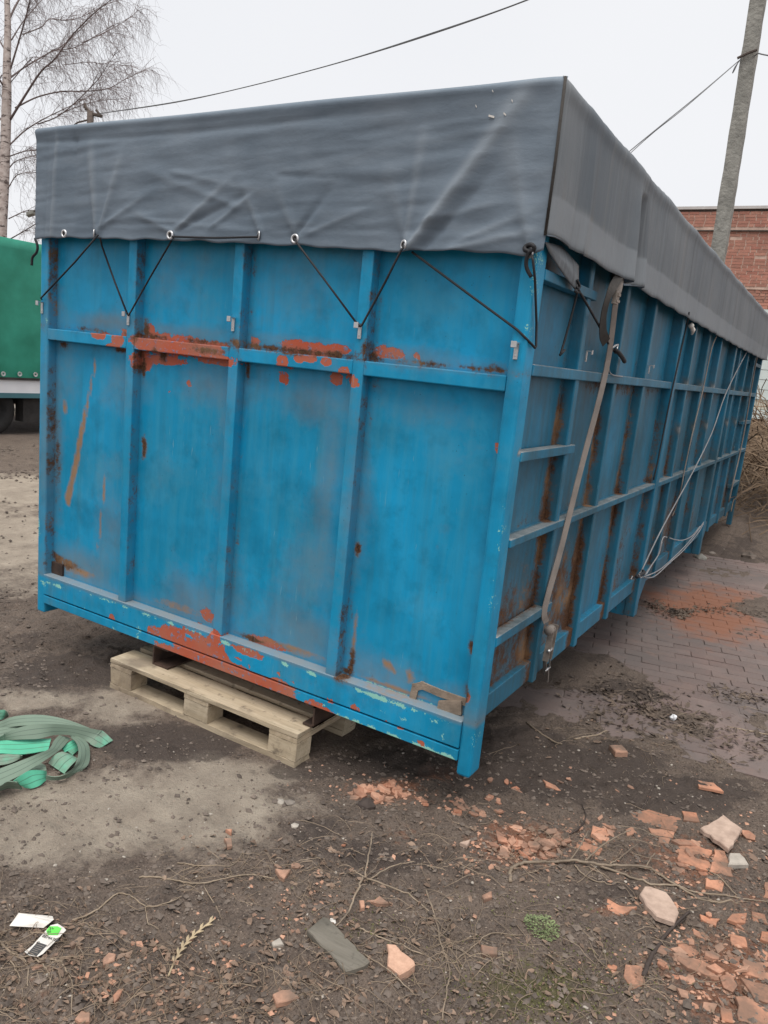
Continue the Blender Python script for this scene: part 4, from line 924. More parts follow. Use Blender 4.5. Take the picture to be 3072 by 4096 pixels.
ribbon([(900, 745), (1010, 690), (1100, 640)], [(960, 800), (1030, 740), (1120, 700)], [.02, .02, .02], [.012, .01, .01], .3)
ribbon([(820, 700), (940, 610), (1040, 560)], [(860, 760), (1010, 690), (1060, 650)], [.03] * 3, [.02] * 3, .05)
ribbon([(180, 1140), (290, 1060), (400, 1000), (560, 1000), (620, 1010)], [(330, 1235), (420, 1240), (520, 1205), (580, 1160), (615, 1130)], [.05, .06, .06, .045, .02], [.006, .004, .004, .004, .004], lambda t: .25 - .3 * math.sin(t * 3.14))
ribbon([(-150, 1240), (0, 1195), (100, 1140), (230, 1150)], [(-150, 1270), (0, 1262), (120, 1230), (300, 1245)], [.05, .05, .05, .045], [.008, .006, .004, .004], .7)
ribbon([(400, 960), (520, 900), (600, 930)], [(420, 1010), (560, 1010), (615, 1000)], [.02, .02, .02], [.01, .01, .01], .9)
ribbon([(-120, 260), (0, 200), (80, 210), (120, 270)], [(-120, 330), (0, 330), (60, 310), (110, 290)], [.05, .05, .045, .02], [.02, .015, .01, .005], .35)
o = obj('lifting_sling', sl.v, sl.f, SLING, None, 'sharp', SW)
tag(o, 'heap of faded green webbing lifting sling on the sandy soil', 'sling')
# ------------------------------------------------------------------ green covered truck body standing beyond the yard
xt = -7.15
def T(u, v): return onx(u, v, xt)
zt, zw, zr, zc = T(80, 962)[2], T(80, 1512)[2], T(80, 1575)[2], T(80, 1592)[2]
tr = thing('parked_truck', (xt - 1.1, 5.2, 0), 'parked truck with a green canvas cover and white dropside board', 'truck')
y0, y1 = 1.6, 8.6
b = MB(); V = []; Fc = []
yy = np.linspace(y0, y1, 60); zz = np.linspace(zw - .02, zt, 16)
for y in yy:
    for z in zz: V.append((xt + .02 + .018 * math.sin(y * 5.3) * math.sin((z - zw) * 2) + .01 * math.sin(y * 2.1 + z * 3), y, z))
for i in range(59):
    for j in range(15): a = i * 16 + j; Fc.append((a, a + 16, a + 17, a + 1))
V2 = [(xt - 2.2, y0, zw), (xt - 2.2, y0, zt), (xt - 2.2, y1, zw), (xt - 2.2, y1, zt), (xt - 1.1, y0, zt + .12), (xt - 1.1, y1, zt + .12)]
n = len(V); V += V2; a0, a1, b0, b1 = 15, 59 * 16 + 15, 0, 59 * 16
Fc += [tuple(i * 16 + 15 for i in range(60)) + (n + 5, n + 4), (n + 4, n + 5, n + 3, n + 1), (n, n + 2, n + 3, n + 1), (b0, 15, n + 4, n + 1, n), (b1, n + 2, n + 3, n + 5, a1)]
obj('cover', V, Fc, TRUCK_TARP, tr, True)
b = MB(); b.box(xt - 2.2, xt, y0, y1, zr + .01, zw - .001); b.build('dropside_board', TRUCK_WHITE, tr)
b = MB(); b.box(xt - 2.2, xt + .012, y0 - .01, y1 + .01, zc, zr + .008); b.build('floor_rail', TRUCK_BLUE, tr)
b = MB(); b.box(xt + .014, xt + .03, y0, y1, zw - .03, zw + .005); b.build('cover_hem', CHASSIS, tr)
for (u, v) in [(5, 1494), (71, 1495), (134, 1497), (-60, 1492)]:
    p = T(u, v); e = MB(); e.lathe((xt + .045, p[1], p[2]), (1, 0, 0), [(.014, 0), (.016, .01), (.034, .012), (.036, .0)], 12); e.build('lacing_ring', EYELET, tr)
b = MB(); b.box(xt - 1.55, xt - 1.45, y0 - .3, y1, zc - .16, zc - .002); b.box(xt - .75, xt - .65, y0 - .3, y1, zc - .16, zc - .002); b.build('chassis', CHASSIS, tr)
wy = T(20, 1720)[1]
for (xx, yw) in ((xt - .18, wy - .15), (xt - 2.0, wy - .15), (xt - .18, 7.6), (xt - 2.0, 7.6)):
    w = MB(); R0 = .37; w.lathe((xx - .11, yw, R0 - .01), (1, 0, 0), [(.0, .02), (.20, .02), (.20, .0), (.33, 0), (R0, .03), (R0, .19), (.33, .22), (.21, .22), (.19, .17), (.0, .17)], 28); w.build('wheel', BLACK, tr, True)
b = MB(); b.box(xt - .30, xt - .10, T(110, 1600)[1], T(160, 1600)[1] + .35, .18, zc - .001); b.build('tool_box', CHASSIS, tr)
b = MB(); b.box(xt - .42, xt - .39, y0, wy - .8, .30, zc - .001); b.build('mud_flap', BLACK, tr)
b = MB(); b.box(xt - 2.1, xt - .1, y1 + .05, y1 + 1.7, .42, 2.3); b.box(xt - 2.0, xt - .2, y1 + 1.7, y1 + 2.5, .42, 1.3); b.build('cab', TRUCK_WHITE, tr)
p = onx(80, 1715, xt - 2.6)
b = MB(); rr = random.Random(8)
for i in range(9): b.obox((p[0] + rr.uniform(-.2, .2), p[1] + i * .12 - .5, .06 + rr.uniform(0, .05)), (.12, .03, 0), (-.02, .1, .02), (0, .01, .07))
tag(b.build('pale_rubble', WHITESTONE), 'pale rubble lying in the shade behind the parked truck', 'rubble')

# ------------------------------------------------------------------ bare birch
BD = 21.0
def BP(u, v, d=0.0): return atd(u, v, BD + d)
br = thing('birch_tree', (*BP(8, 1500)[:2], 0), 'tall bare birch tree rising behind the green truck', 'tree')
base = BP(6, 1000); r5 = random.Random(11)
trunk_pts = [np.array([base[0] + .05, base[1], -.1]), BP(4, 1200), BP(4, 950), BP(14, 750), BP(22, 560), BP(27, 380), BP(28, 250), BP(31, 100), BP(28, -80), BP(40, -400), BP(60, -800)]
b = MB(); tp = spline(trunk_pts, 5); b.tube(tp, list(np.linspace(.17, .125, 26)) + list(np.linspace(.12, .03, len(tp) - 26)), 10); b.build('trunk', BIRCH, br, True)
limbs = [([(40, 480), (105, 375), (165, 285), (220, 235), (290, 140), (380, 50), (470, -20)], 9, -1.0), ([(60, 432), (150, 388), (250, 366), (345, 365), (430, 355), (505, 315), (590, 275)], 6, .4), ([(40, 312), (100, 268), (195, 212), (240, 190), (330, 110), (400, 40)], 7, .9),
         ([(150, 497), (230, 466), (310, 402), (392, 318), (425, 268), (470, 200)], 5, -.4), ([(42, 275), (82, 142), (112, 34), (125, -40), (130, -200)], 7, -.5), ([(90, 138), (165, 108), (198, 76), (262, 82), (330, 66), (400, 30), (460, 4)], 4, .8),
         ([(38, 580), (106, 518), (190, 468), (300, 415), (360, 380)], 6, .6), ([(38, 625), (100, 605), (160, 602), (260, 600)], 5, -.7), ([(36, 672), (70, 642), (165, 616), (280, 600)], 5, .7), ([(34, 875), (110, 842), (170, 848)], 4, .2), ([(34, 960), (95, 925), (170, 880), (260, 840)], 5, -.5),
         ([(46, 160), (90, 90), (150, 20), (220, -60)], 5, .6), ([(42, 330), (130, 230), (150, 250), (220, 195), (330, 180)], 3, -.8), ([(30, 90), (90, -20), (200, -120), (300, -160)], 8, 1.0), ([(20, 500), (-60, 400), (-160, 330), (-250, 300)], 7, .3), ([(18, 350), (-50, 250), (-150, 150)], 7, -.6),
         ([(20, 200), (-40, 100), (-120, 0)], 6, .5), ([(35, -60), (150, -180), (260, -280)], 7, -.9), ([(10, 640), (-80, 560), (-160, 540)], 6, .6), ([(28, 760), (70, 700), (140, 690), (260, 680)], 4, -.3), ([(230, 460), (330, 420), (420, 400), (520, 395)], 3, .4), ([(205, 200), (300, 190), (420, 120), (500, 80)], 3, -.5),
         ([(330, 170), (420, 130), (520, 70), (560, 30)], 3, .3), ([(250, 260), (350, 250), (450, 258), (520, 262)], 2.5, -.7), ([(8, 300), (-20, 340), (-70, 330)], 4, 1.2)]
crown = MB(); starts = []
for pts, wpx, dd in limbs:
    n = len(pts); P = spline([BP(u, v, dd * 2.4 * (i / (n - 1))) for i, (u, v) in enumerate(pts)], 6)
    r0 = wpx * .5 * BD / FPX; m = len(P); crown.tube(P, [r0 * (1 - .82 * i / (m - 1)) + .002 for i in range(m)], 6)
    for i in range(int(m * .22), m, 2): starts.append((P[i], P[min(i + 1, m - 1)] - P[max(i - 1, 0)], i / m))
tw = MB()
RH, UH = RV, np.array([0, 0, 1.])
def twig(p, d, L, r, droop, seg=5):
    pts = [p]; d = d / np.linalg.norm(d)
    for i in range(seg):
        d = d + np.array([0, 0, -droop]) + np.array([r5.gauss(0, .10) for _ in range(3)]); d /= np.linalg.norm(d); pts.append(pts[-1] + d * L / seg)
    tw.tube(pts, [r * (1 - .6 * i / seg) for i in range(seg + 1)], 3, False); return pts
for p, t, f in starts:
    for k in range(3):
        d = t / (np.linalg.norm(t) + 1e-9) + RV * r5.gauss(.1, .7) + FV * r5.gauss(0, .7) + UH * r5.gauss(.1, .45)
        side = twig(p, d, r5.uniform(.4, 1.4) * (1 - .55 * max(0, f - .5) * 2), .0058, r5.uniform(.02, .22), 6)
        for q in side[1:]:
            for _ in range(2):
                if r5.random() < .44: 
                    s2 = twig(q, RV * r5.gauss(.35, .5) + FV * r5.gauss(0, .5) + UH * r5.gauss(-.25, .5), r5.uniform(.25, .9), .0030, r5.uniform(.12, .45), 4)
                    if r5.random() < .5: twig(s2[2], RV * r5.gauss(.2, .4) + UH * -.6 + FV * r5.gauss(0, .4), r5.uniform(.15, .45), .0026, .2, 3)
for o in (crown.build('crown', BIRCHTWIG, br, True),): pass
kind(tw.build('twigs', BIRCHTWIG, br), 'stuff')

# ------------------------------------------------------------------ timber pole with insulators behind the container, overhead wires
pd_ = 18.0
pt = atd(362, 445, pd_); po = thing('utility_pole', (pt[0], pt[1], 0), 'dark timber utility pole top showing above the tarpaulin by the birch', 'utility pole')
b = MB(); b.tube([(pt[0], pt[1], -.2), (pt[0], pt[1], pt[2] * .6), pt], [.12, .09, .078], 10); b.build('pole', POLEWOOD, po, True)
b = MB(); b.tube([atd(338, 425, pd_), atd(365, 455, pd_), atd(408, 465, pd_)], .04, 6); b.tube([atd(340, 415, pd_), atd(345, 440, pd_)], .035, 6); b.tube([atd(385, 440, pd_), atd(402, 462, pd_)], .03, 6); b.build('cross_arm', POLEWOOD, po)
b = MB(); b.tube([atd(350, 480, pd_ - .1), atd(310, 490, pd_), atd(270, 520, pd_)], .02, 5); b.build('bracket', POLEWOOD, po)
wp = [atd(395, 455, pd_), atd(700, 410, 16.2), atd(1000, 344, 14.4), atd(1350, 252, 12.6), atd(1700, 145, 10.8), atd(2100, 3, 9.2), atd(2500, -170, 8.0), atd(2900, -370, 7.2)]
b = MB(); b.tube(spline(wp, 8), .009, 5); b.tube(spline([p + np.array([0, 0, .006 + .008 * math.sin(i * 2)]) for i, p in enumerate(wp)], 8), .006, 5)
tag(b.build('overhead_wire', WIRE, None, True), 'twisted overhead wire climbing from the timber pole over the tarpaulin', 'wire')
# a small lamp in among the birch twigs
lp = atd(123, 855, 16.5); la = thing('yard_lamp', (*atd(185, 855, 16.5)[:2], 0), 'small yard lamp head among the birch twigs behind the container', 'lamp')
b = MB(); b.obox(lp, RV * .07 + UH * .025, FV * .06, UH * .035); b.build('lamp_head', CONCRETE, la)
q = atd(185, 850, 16.5); b = MB(); b.tube([lp + UH * .02, atd(150, 838, 16.5), q], .018, 6); b.tube([(q[0], q[1], -.1), q], .035, 8); b.build('lamp_arm', POLEWOOD, la)

# ------------------------------------------------------------------ concrete pole behind the container
cp = ony(2876, 1000, 9.5); top_ = ony(3044, -300, 9.5)
conc = thing('concrete_pole', (cp[0], 9.5, 0), 'pitted grey concrete utility pole in front of the brick building', 'utility pole')
V = []; Fc = []; n_ = 60; rc = random.Random(2)
x0_, x1_ = cp[0] + .045, ony(3033, 0, 9.5)[0]
for i in range(n_ + 1):
    z = -.3 + (9.2 + .3) * i / n_; xc = np.interp(z, [0, cp[2], 6.75, 9.2], [x0_, cp[0], x1_, x1_ - .04]); h = .098 - .012 * z / 9
    for (sx, sy) in ((-1, -1), (-.55, -1), (0, -1), (.55, -1), (.9, -1), (1, -.9), (1, .9), (-1, 1)):
        j = rc.gauss(0, .0025) if abs(sx) < .9 else rc.gauss(0, .002); V.append((xc + sx * h + j, 9.5 + sy * h * 1.1 + j, z))
for i in range(n_):
    for k in range(8): a = i * 8; Fc.append((a + k, a + (k + 1) % 8, a + 8 + (k + 1) % 8, a + 8 + k))
Fc.append(tuple(n_ * 8 + k for k in range(8))); obj('shaft', V, Fc, CONCRETE, conc)
a = ony(2965, 235, 9.38); e = ony(2518, 605, 7.0)
b = MB(); b.tube(spline([a, ony(2800, 375, 8.6), ony(2640, 505, 7.8), e, ony(2480, 640, 6.6)], 6), .0065, 5); b.tube(spline([a, ony(2740, 430, 8.3), ony(2620, 525, 7.7), ony(2522, 612, 7.0), ony(2484, 650, 6.6)], 6), .005, 5)
b.tube(spline([ony(2958, 243, 9.38), ony(2940, 268, 9.3), ony(2930, 292, 9.3), ony(2938, 280, 9.3), ony(2952, 250, 9.36)], 6), .006, 5)
tag(b.build('stay_wire', WIRE, None, True), 'thin doubled wire sloping from the concrete pole down behind the tarpaulin', 'wire')
b = MB(); b.tube(spline([ony(3020, 222, 9.4), ony(3034, 214, 9.3), ony(3072, 222, 9.2), ony(3300, 260, 9.0)], 6), .009, 5); tag(b.build('pole_wire', WIRE, None, True), 'grey wire leaving the concrete pole away from the container', 'wire')
b = MB(); w_ = ony(2990, 225, 9.38); b.tube([w_ + np.array([-.12, -.02, -.02]), w_ + np.array([0, -.02, .03]), w_ + np.array([.11, -.02, .06])], .018, 6); b.build('wire_band', POLEWOOD, conc)

# ------------------------------------------------------------------ brick building with white cladding
YB = 20.0; ztop = 6.30
bd = thing('brick_building', (2.0, YB + 3, 0), 'red brick building with flat roof and white plank cladding below', 'building')
zc1, zl1, zl0 = ony(3000, 922, YB)[2], ony(3000, 1118, YB)[2], ony(3050, 1228, YB)[2]
b = MB(); b.box(-9, 12, YB - .010, YB + 8, -.2, ztop - .004); b.box(-8.9, 11.9, YB - .064, YB - .01, zc1 + .002, ztop - .065); b.box(-8.9, 11.9, YB - .058, YB - .01, zl1 - .25, zl1 - .005); wall = b.build('wall', MORTAR, bd)
b = MB(); b.box(-9.1, 12.1, YB - .12, YB + 8.1, ztop, ztop + .07); b.build('roof_edge', ROOFEDGE, bd)
b = MB(); b.box(-9, 12, YB - .05, YB + .3, ztop - .06, ztop - .002); b.build('eaves_board', POLEWOOD, bd)
bm_ = []
for k in range(4):
    q = MB(); rk = random.Random(50 + k); L_ = (.122, .122, .058, .122)[k]
    v = [(sx * L_ + rk.uniform(-.003, .003), sy * .05, sz * .0325 + rk.uniform(-.0025, .0025)) for sx in (-1, 1) for sy in (-1, 1) for sz in (-1, 1)]
    q.add(v, [(0, 1, 3, 2), (4, 6, 7, 5), (0, 4, 5, 1), (2, 3, 7, 6), (0, 2, 6, 4), (1, 5, 7, 3)]); m_ = bpy.data.meshes.new('brick'); m_.from_pydata(q.v, [], q.f); m_.materials.append(WALLBRICK); bm_.append(m_)
rest = MB(); cnt = 0; rb = random.Random(4); z = zl0 - .9; row = 0; lst = []
def edge_v(u): return np.interp(u, [2249, 2918, 3072], [315, 1092, 1265])        # tarpaulin ridge line in the photograph
while z < ztop - .10:
    x = -3.2 + (row % 2) * .13 + rb.uniform(-.02, .02)
    while x < 3.6:
        k = rb.choice((0, 1, 3, 0, 1, 2)); L_ = .27 if k != 2 else .14
        if z > zc1: dy = -.055
        elif zl1 > z > zl1 - .26: dy = -.05
        elif z < zl1 - .26: dy = -.02
        else: dy = 0
        u, v = pix((x, YB, z)); lst.append((not (2650 < u < 3090 and v < edge_v(u) + 25 and v > 800), x + L_ / 2, YB + .03 + dy + rb.uniform(-.006, .006), z + .04, k)); x += L_
    z += .077; row += 1
lst.sort(key=lambda t: t[0])
for nf, x, y, z, k in lst:
    if rb.random() < .01: continue
    if not nf and cnt < 300:
        o = bpy.data.objects.new('brick', bm_[k]); COL.objects.link(o); o.parent = wall; o.location = Vector((x, y, z)); cnt += 1
        o.rotation_euler = (0, 0, rb.uniform(-.02, .02))
    else: rest.add([(x + q.co.x, y + q.co.y, z + q.co.z) for q in bm_[k].vertices], [tuple(p.vertices) for p in bm_[k].polygons])
kind(rest.build('brick_courses', WALLBRICK, wall), 'stuff')
b = MB(); b.box(-4, 6, YB - .07, YB + .07, zc1 - .03, zc1 - .001); b.build('string_course', POLEWOOD, bd)
zt2, zb2 = ony(3050, 1236, YB - .3)[2], ony(3000, 1672, YB - .3)[2]; n_ = 11; hgt = (zt2 - zb2) / n_
for i in range(n_):
    b = MB(); z0_ = zb2 + i * hgt; yb = YB - .30 + (.03 if i == 1 else 0); b.box(-2.5, 5.5, yb, yb + .05, z0_ + .004, z0_ + hgt - .010); b.build('plank', CREAM if i == 1 else CLAD, bd)
b = MB(); b.box(-2.5, 5.5, YB - .24, YB + .06, zb2, zt2); b.build('cladding_frame', CREAM, bd)
for i in range(14):
    for j in range(5):
        if rb.random() < .75: pass
b = MB(); r_ = random.Random(9)
for j in range(12):
    x = -2.0 + (j % 2) * .13
    while x < 4.5: b.box(x + .008, x + .25, YB - .02 + r_.uniform(-.02, .02), YB + .08, zb2 - .08 - j * .09, zb2 - .012 - j * .09); x += .26
kind(b.build('plinth_courses', make_brick('plinth_brick', (.22, .12, .085), (.34, .24, .18), (.14, .10, .08), .6), wall), 'stuff')
b = MB(); q = ony(3066, 1690, YB - .5); b.box(q[0] - .02, q[0] + .12, YB - .6, YB - .5, q[2] - .15, q[2] + .5); b.build('downpipe', CLAD, bd)

# ------------------------------------------------------------------ dry brush bank, stake, rubble at the far end
rr = random.Random(21); br2 = MB()
for i in range(2200):
    x = rr.uniform(1.9, 4.4); y = rr.uniform(7.5, 12.2); z = gz(x, y); L_ = rr.uniform(.35, 1.2); a = rr.uniform(0, 6.28); d = np.array([math.cos(a), math.sin(a), rr.uniform(.1, 1.5)]); d /= np.linalg.norm(d)
    p = np.array([x, y, z + rr.uniform(-.02, .55)]); pts = [p]
    for k in range(5):
        d = d + np.array([rr.gauss(0, .22), rr.gauss(0, .22), -.20 + rr.gauss(0, .12)]); d /= np.linalg.norm(d); pts.append(pts[-1] + d * L_ / 5)
    br2.tube(pts, [rr.uniform(.004, .009)] * 6, 3, False)
o = kind(br2.build('dry_brush', simple('brush_stem', (.12, .075, .046), .9, var=.4, sc=5, bump=0, c2=(.26, .18, .115))), 'stuff'); tag(o, 'tangled dry brown brush on the bank below the brick building', 'brush')
a, e = ony(2998, 1890, 9.6), ony(2955, 2052, 8.6); b = MB(); b.tube([e - np.array([0, 0, .2]), e, (a + e) / 2 + np.array([.01, 0, 0]), a], [.028, .027, .025, .018], 7)
tag(b.build('wooden_stake', BRANCH, None, True), 'leaning bare wooden stake at the far end of the container', 'stake')
c4 = [ony(2965, 1892, 10.6), ony(3030, 1890, 10.8), ony(3022, 1918, 10.4), ony(3000, 1935, 10.3), ony(2962, 1922, 10.3)]
b = MB(); b.add(c4 + [p - np.array([0, -.05, .03]) for p in c4], [(0, 1, 2, 3, 4), (9, 8, 7, 6, 5)] + [(i, 5 + i, 5 + (i + 1) % 5, (i + 1) % 5) for i in range(5)]); tag(b.build('torn_sheet', PAPER), 'torn white sheet lying on the dry brush bank', 'sheet')
def rock(name, p, s, mat, seed, label, cat, group=None, flat=.7, parent=None):
    bm = bmesh.new(); bmesh.ops.create_icosphere(bm, subdivisions=1, radius=1.0); r = random.Random(seed)
    for v in bm.verts: v.co = Vector((v.co.x * s * r.uniform(.7, 1.25), v.co.y * s * r.uniform(.7, 1.25), v.co.z * s * flat * r.uniform(.7, 1.2)))
    m_ = bpy.data.meshes.new(name); bm.to_mesh(m_); bm.free(); m_.materials.append(mat); o = bpy.data.objects.new(name, m_); COL.objects.link(o); o.location = p; o.rotation_euler = (0, 0, r.uniform(0, 6))
    return tag(o, label, cat, group)
def bankpt(u, v):
    p = onz(u, v, 0)
    for _ in range(6): p = onz(u, v, gz(p[0], p[1]))
    return p
rock('concrete_lump', bankpt(2948, 2105), .20, CONCRETE, 3, 'rough grey lump of concrete at the far corner of the container', 'concrete lump', None, .8)
for i in range(26):
    u, v = rr.uniform(2800, 3060), rr.uniform(2085, 2240); p = bankpt(u, v)
    rock('rubble_stone', p, rr.uniform(.03, .085), rr.choice((STONE, WHITESTONE, CONCRETE, CLOD)), 100 + i, 'small stone in the rubble bank behind the container', 'stone', 'stones in the rubble bank')
for i, (u0, v0, u1, v1) in enumerate([(2945, 2128, 2990, 2116), (3050, 2180, 3072, 2165), (3025, 2100, 3045, 2140)]):
    b = MB(); b.tube([bankpt(u0, v0) + np.array([0, 0, .03]), bankpt(u1, v1) + np.array([0, 0, .04])], .016, 5); tag(b.build('broken_lath', WHITESTONE), ['pale broken lath on the rubble bank', 'short pale stick at the edge of the brush bank', 'curved pale stick in the dry brush'][i], 'lath')
# ------------------------------------------------------------------ things lying on the ground
def Z2(x0, y0, k=.66305): return lambda p: (x0 + p[0] * k, y0 + p[1] * k)
def slab(name, poly_px, th, mat, label, cat, lift=0.0, tilt=(0, 0), group=None, jag=.004, parent=None, seed=1):
    """flat broken piece whose outline lies on the ground"""
    r = random.Random(seed); P = [onz(u, v, th + lift)[:2] for u, v in poly_px]
    Q = []
    for a, b_ in zip(P, P[1:] + P[:1]):
        n = max(1, int(np.linalg.norm(b_ - a) / .022))
        for k in range(n): t = k / n; Q.append(a + (b_ - a) * t + (np.array([r.gauss(0, jag), r.gauss(0, jag)]) if k else 0))
    c = np.mean(P, axis=0); z = max(gz(*c), min(gz(*q) for q in P) + .004) + lift
    b = MB(); b.prism([tuple(q) for q in Q], z - .006, z + th, min(.004, th * .3))
    n = len(Q)
    b.v = [(x, y, zz + (x - c[0]) * tilt[0] + (y - c[1]) * tilt[1]) for x, y, zz in b.v]
    o = b.build(name, mat, parent)
    return tag(o, label, cat, group) if label else o
z6 = Z2(1972, 2996); z8 = Z2(1150, 3350, .3617); z5 = Z2(1000, 2996)
slab('stone_slab', [z6(p) for p in [(885, 875), (915, 830), (945, 832), (1045, 870), (1090, 930), (1120, 990), (1095, 1050), (985, 1010), (920, 940)]], .013, TILE, 'pale pinkish stone slab lying alone on the mud below the forked branch', 'stone slab', .002, (.02, .01), None, .002, None, 4)
slab('stone_slab', [z6(p) for p in [(1255, 460), (1390, 395), (1505, 480), (1425, 590)]], .012, TILE, 'pale square stone slab resting on the broken orange paving', 'stone slab', .020, (.04, .05), None, .002, None, 5)
slab('stone_slab', [z8(p) for p in [(1095, 1190), (1190, 1200), (1400, 1390), (1410, 1430), (1240, 1540), (1105, 1430), (1115, 1280)]], .022, make_brick('peach_tile', (.50, .30, .21), (.56, .36, .26), (.40, .25, .18), .2), 'peach coloured broken tile beside the grey wooden slat', 'tile', .003, (.03, .0), None, .002, None, 6)
slab('timber_offcut', [z8(p) for p in [(215, 1060), (390, 905), (445, 925), (905, 1420), (850, 1470), (640, 1535)]], .012, GREYWOOD, 'flat grey weathered wooden slat lying on the mud', 'timber', .004, (.02, -.02), None, .002, None, 7)
slab('stone_chunk', [z6(p) for p in [(1430, 620), (1490, 622), (1545, 690), (1420, 690)]], .012, WHITESTONE, 'whitish stone chunk beside the square slab', 'stone', .004, (0, 0), None, .003, None, 8)
slab('brick_piece', [(2437, 2984), (2486, 2984), (2512, 3012), (2462, 3012)], .02, BRICK_CHIP, 'single square brick piece lying on the dark mud near the twigs', 'brick piece', .004, (0, 0), None, .002, None, 9)
for i, (poly, lb) in enumerate([([(150, 748), (244, 752), (205, 808), (180, 795)], 'brown brick piece left of the thin fanned twigs'), ([(1398, 895), (1455, 870), (1460, 905), (1410, 920)], 'dull brick piece near the curl of the forked branch'), ([(1392, 1200), (1490, 1215), (1490, 1255), (1400, 1255)], 'brownish shard by the moss patch'),
        ([(700, 935), (780, 905), (835, 950), (770, 950)], 'wide flat brick shard above the wooden slat'), ([(130, 1165), (180, 1140), (205, 1180), (140, 1190)], 'cream shard left of the wooden slat'), ([(135, 1505), (240, 1480), (295, 1525), (160, 1560)], 'flat brown leaf-shaped shard among the bottom twigs'),
        ([(655, 945), (685, 945), (690, 985), (665, 990)], 'small orange brick piece above the moss'), ([(1265, 570), (1330, 555), (1310, 590)], 'cream triangular chip near the brick heap')]):
    slab('shard', [z5(p) for p in poly], .009, STONE if i in (8, 9) else WHITESTONE if i == 4 else BRICK_CHIP if i != 7 else TILE, lb, 'shard', .004, (0, .03), None, .003, None, 20 + i)
z4 = Z2(0, 2996)
for i, (poly, lb) in enumerate([([(620, 1290), (655, 1255), (700, 1265), (690, 1305), (620, 1330)], 'brown brick shard right of the printed tag'), ([(680, 1480), (715, 1445), (750, 1435), (720, 1490), (690, 1525)], 'orange brick shard at the bottom twigs'), ([(450, 1640), (490, 1590), (545, 1605), (540, 1659), (480, 1659)], 'peach brick piece at the bottom edge of the soil'), ([(420, 1195), (445, 1180), (460, 1195), (430, 1215)], 'small pink brick chip beside the printed tag'),
        ([(1360, 500), (1400, 500), (1395, 525)], 'pale brick chip on the edge of the sand'), ([(1350, 560), (1395, 560), (1400, 605), (1370, 610)], 'orange brick chip on the edge of the sand'), ([(1330, 1165), (1390, 1180), (1380, 1200)], 'cream chip beside the straw stalk')]):
    slab('shard', [z4(p) for p in poly], .008, BRICK_CHIP, lb, 'shard', .003, (.02, .03), None, .003, None, 40 + i)

# broken brick heaps: every piece its own object, a few shared shapes
chips = []
for k in range(10):
    r = random.Random(300 + k); n = r.choice((4, 4, 5, 5, 6)); b = MB(); poly = []
    for i in range(n): a = 2 * math.pi * (i + r.uniform(-.25, .25)) / n; q = r.uniform(.75, 1.15); poly.append((q * math.cos(a), q * math.sin(a) * .72))
    b.prism(poly, -.35, .42, .07); m_ = bpy.data.meshes.new('brick_chip'); m_.from_pydata(b.v, [], b.f); m_.materials.append(BRICK_CHIP); chips.append(m_)
rc = random.Random(77)
def heap(n, u, v, du, dv, s0, s1, label, group, up=.3, parts=None):
    for i in range(n):
        a = rc.uniform(0, 6.28); q = math.sqrt(rc.random()); p = gpt(u + du * q * math.cos(a), v + dv * q * math.sin(a)); s = rc.uniform(s0, s1)
        o = bpy.data.objects.new('brick_chip', rc.choice(chips)); COL.objects.link(o); o.location = (p[0], p[1], p[2] + s * rc.uniform(-.15, up * .6)); o.scale = (s * 1.1, s * rc.uniform(.8, 1.2), s * rc.uniform(.3, .65)); o.rotation_euler = (rc.gauss(0, .18), rc.gauss(0, .18), rc.uniform(0, 6.28))
        tag(o, label, 'brick chip', group)
heap(26, 1520, 3165, 130, 45, .016, .034, 'orange brick chip in the patch in front of the corner post', 'chips in front of the corner post')
heap(26, 1840, 3225, 190, 45, .010, .026, 'brick chip strewn between the corner post and the brick heap', 'chips between post and heap')
heap(70, 2120, 3375, 150, 70, .013, .027, 'brick chip in the dense orange heap behind the forked branch', 'chips of the dense brick heap', .8)
heap(16, 2390, 3330, 110, 60, .010, .030, 'brick chip between the heap and the broken paving', 'chips by the broken paving')
heap(22, 2850, 3420, 190, 110, .012, .032, 'brick chip around the square slab', 'chips around the square slab')
heap(44, 2850, 3850, 210, 200, .008, .030, 'brick chip over the sunken orange paving', 'chips over the sunken paving')
heap(22, 1500, 3500, 500, 120, .006, .016, 'little brick chip scattered on the mud below the pallet corner', 'chips scattered on the mud')
heap(20, 800, 3850, 700, 180, .007, .018, 'little brick chip in the twig litter', 'chips in the twig litter')
heap(14, 2250, 3130, 300, 60, .008, .020, 'small brick chip beside the container corner post', 'chips beside the corner post')
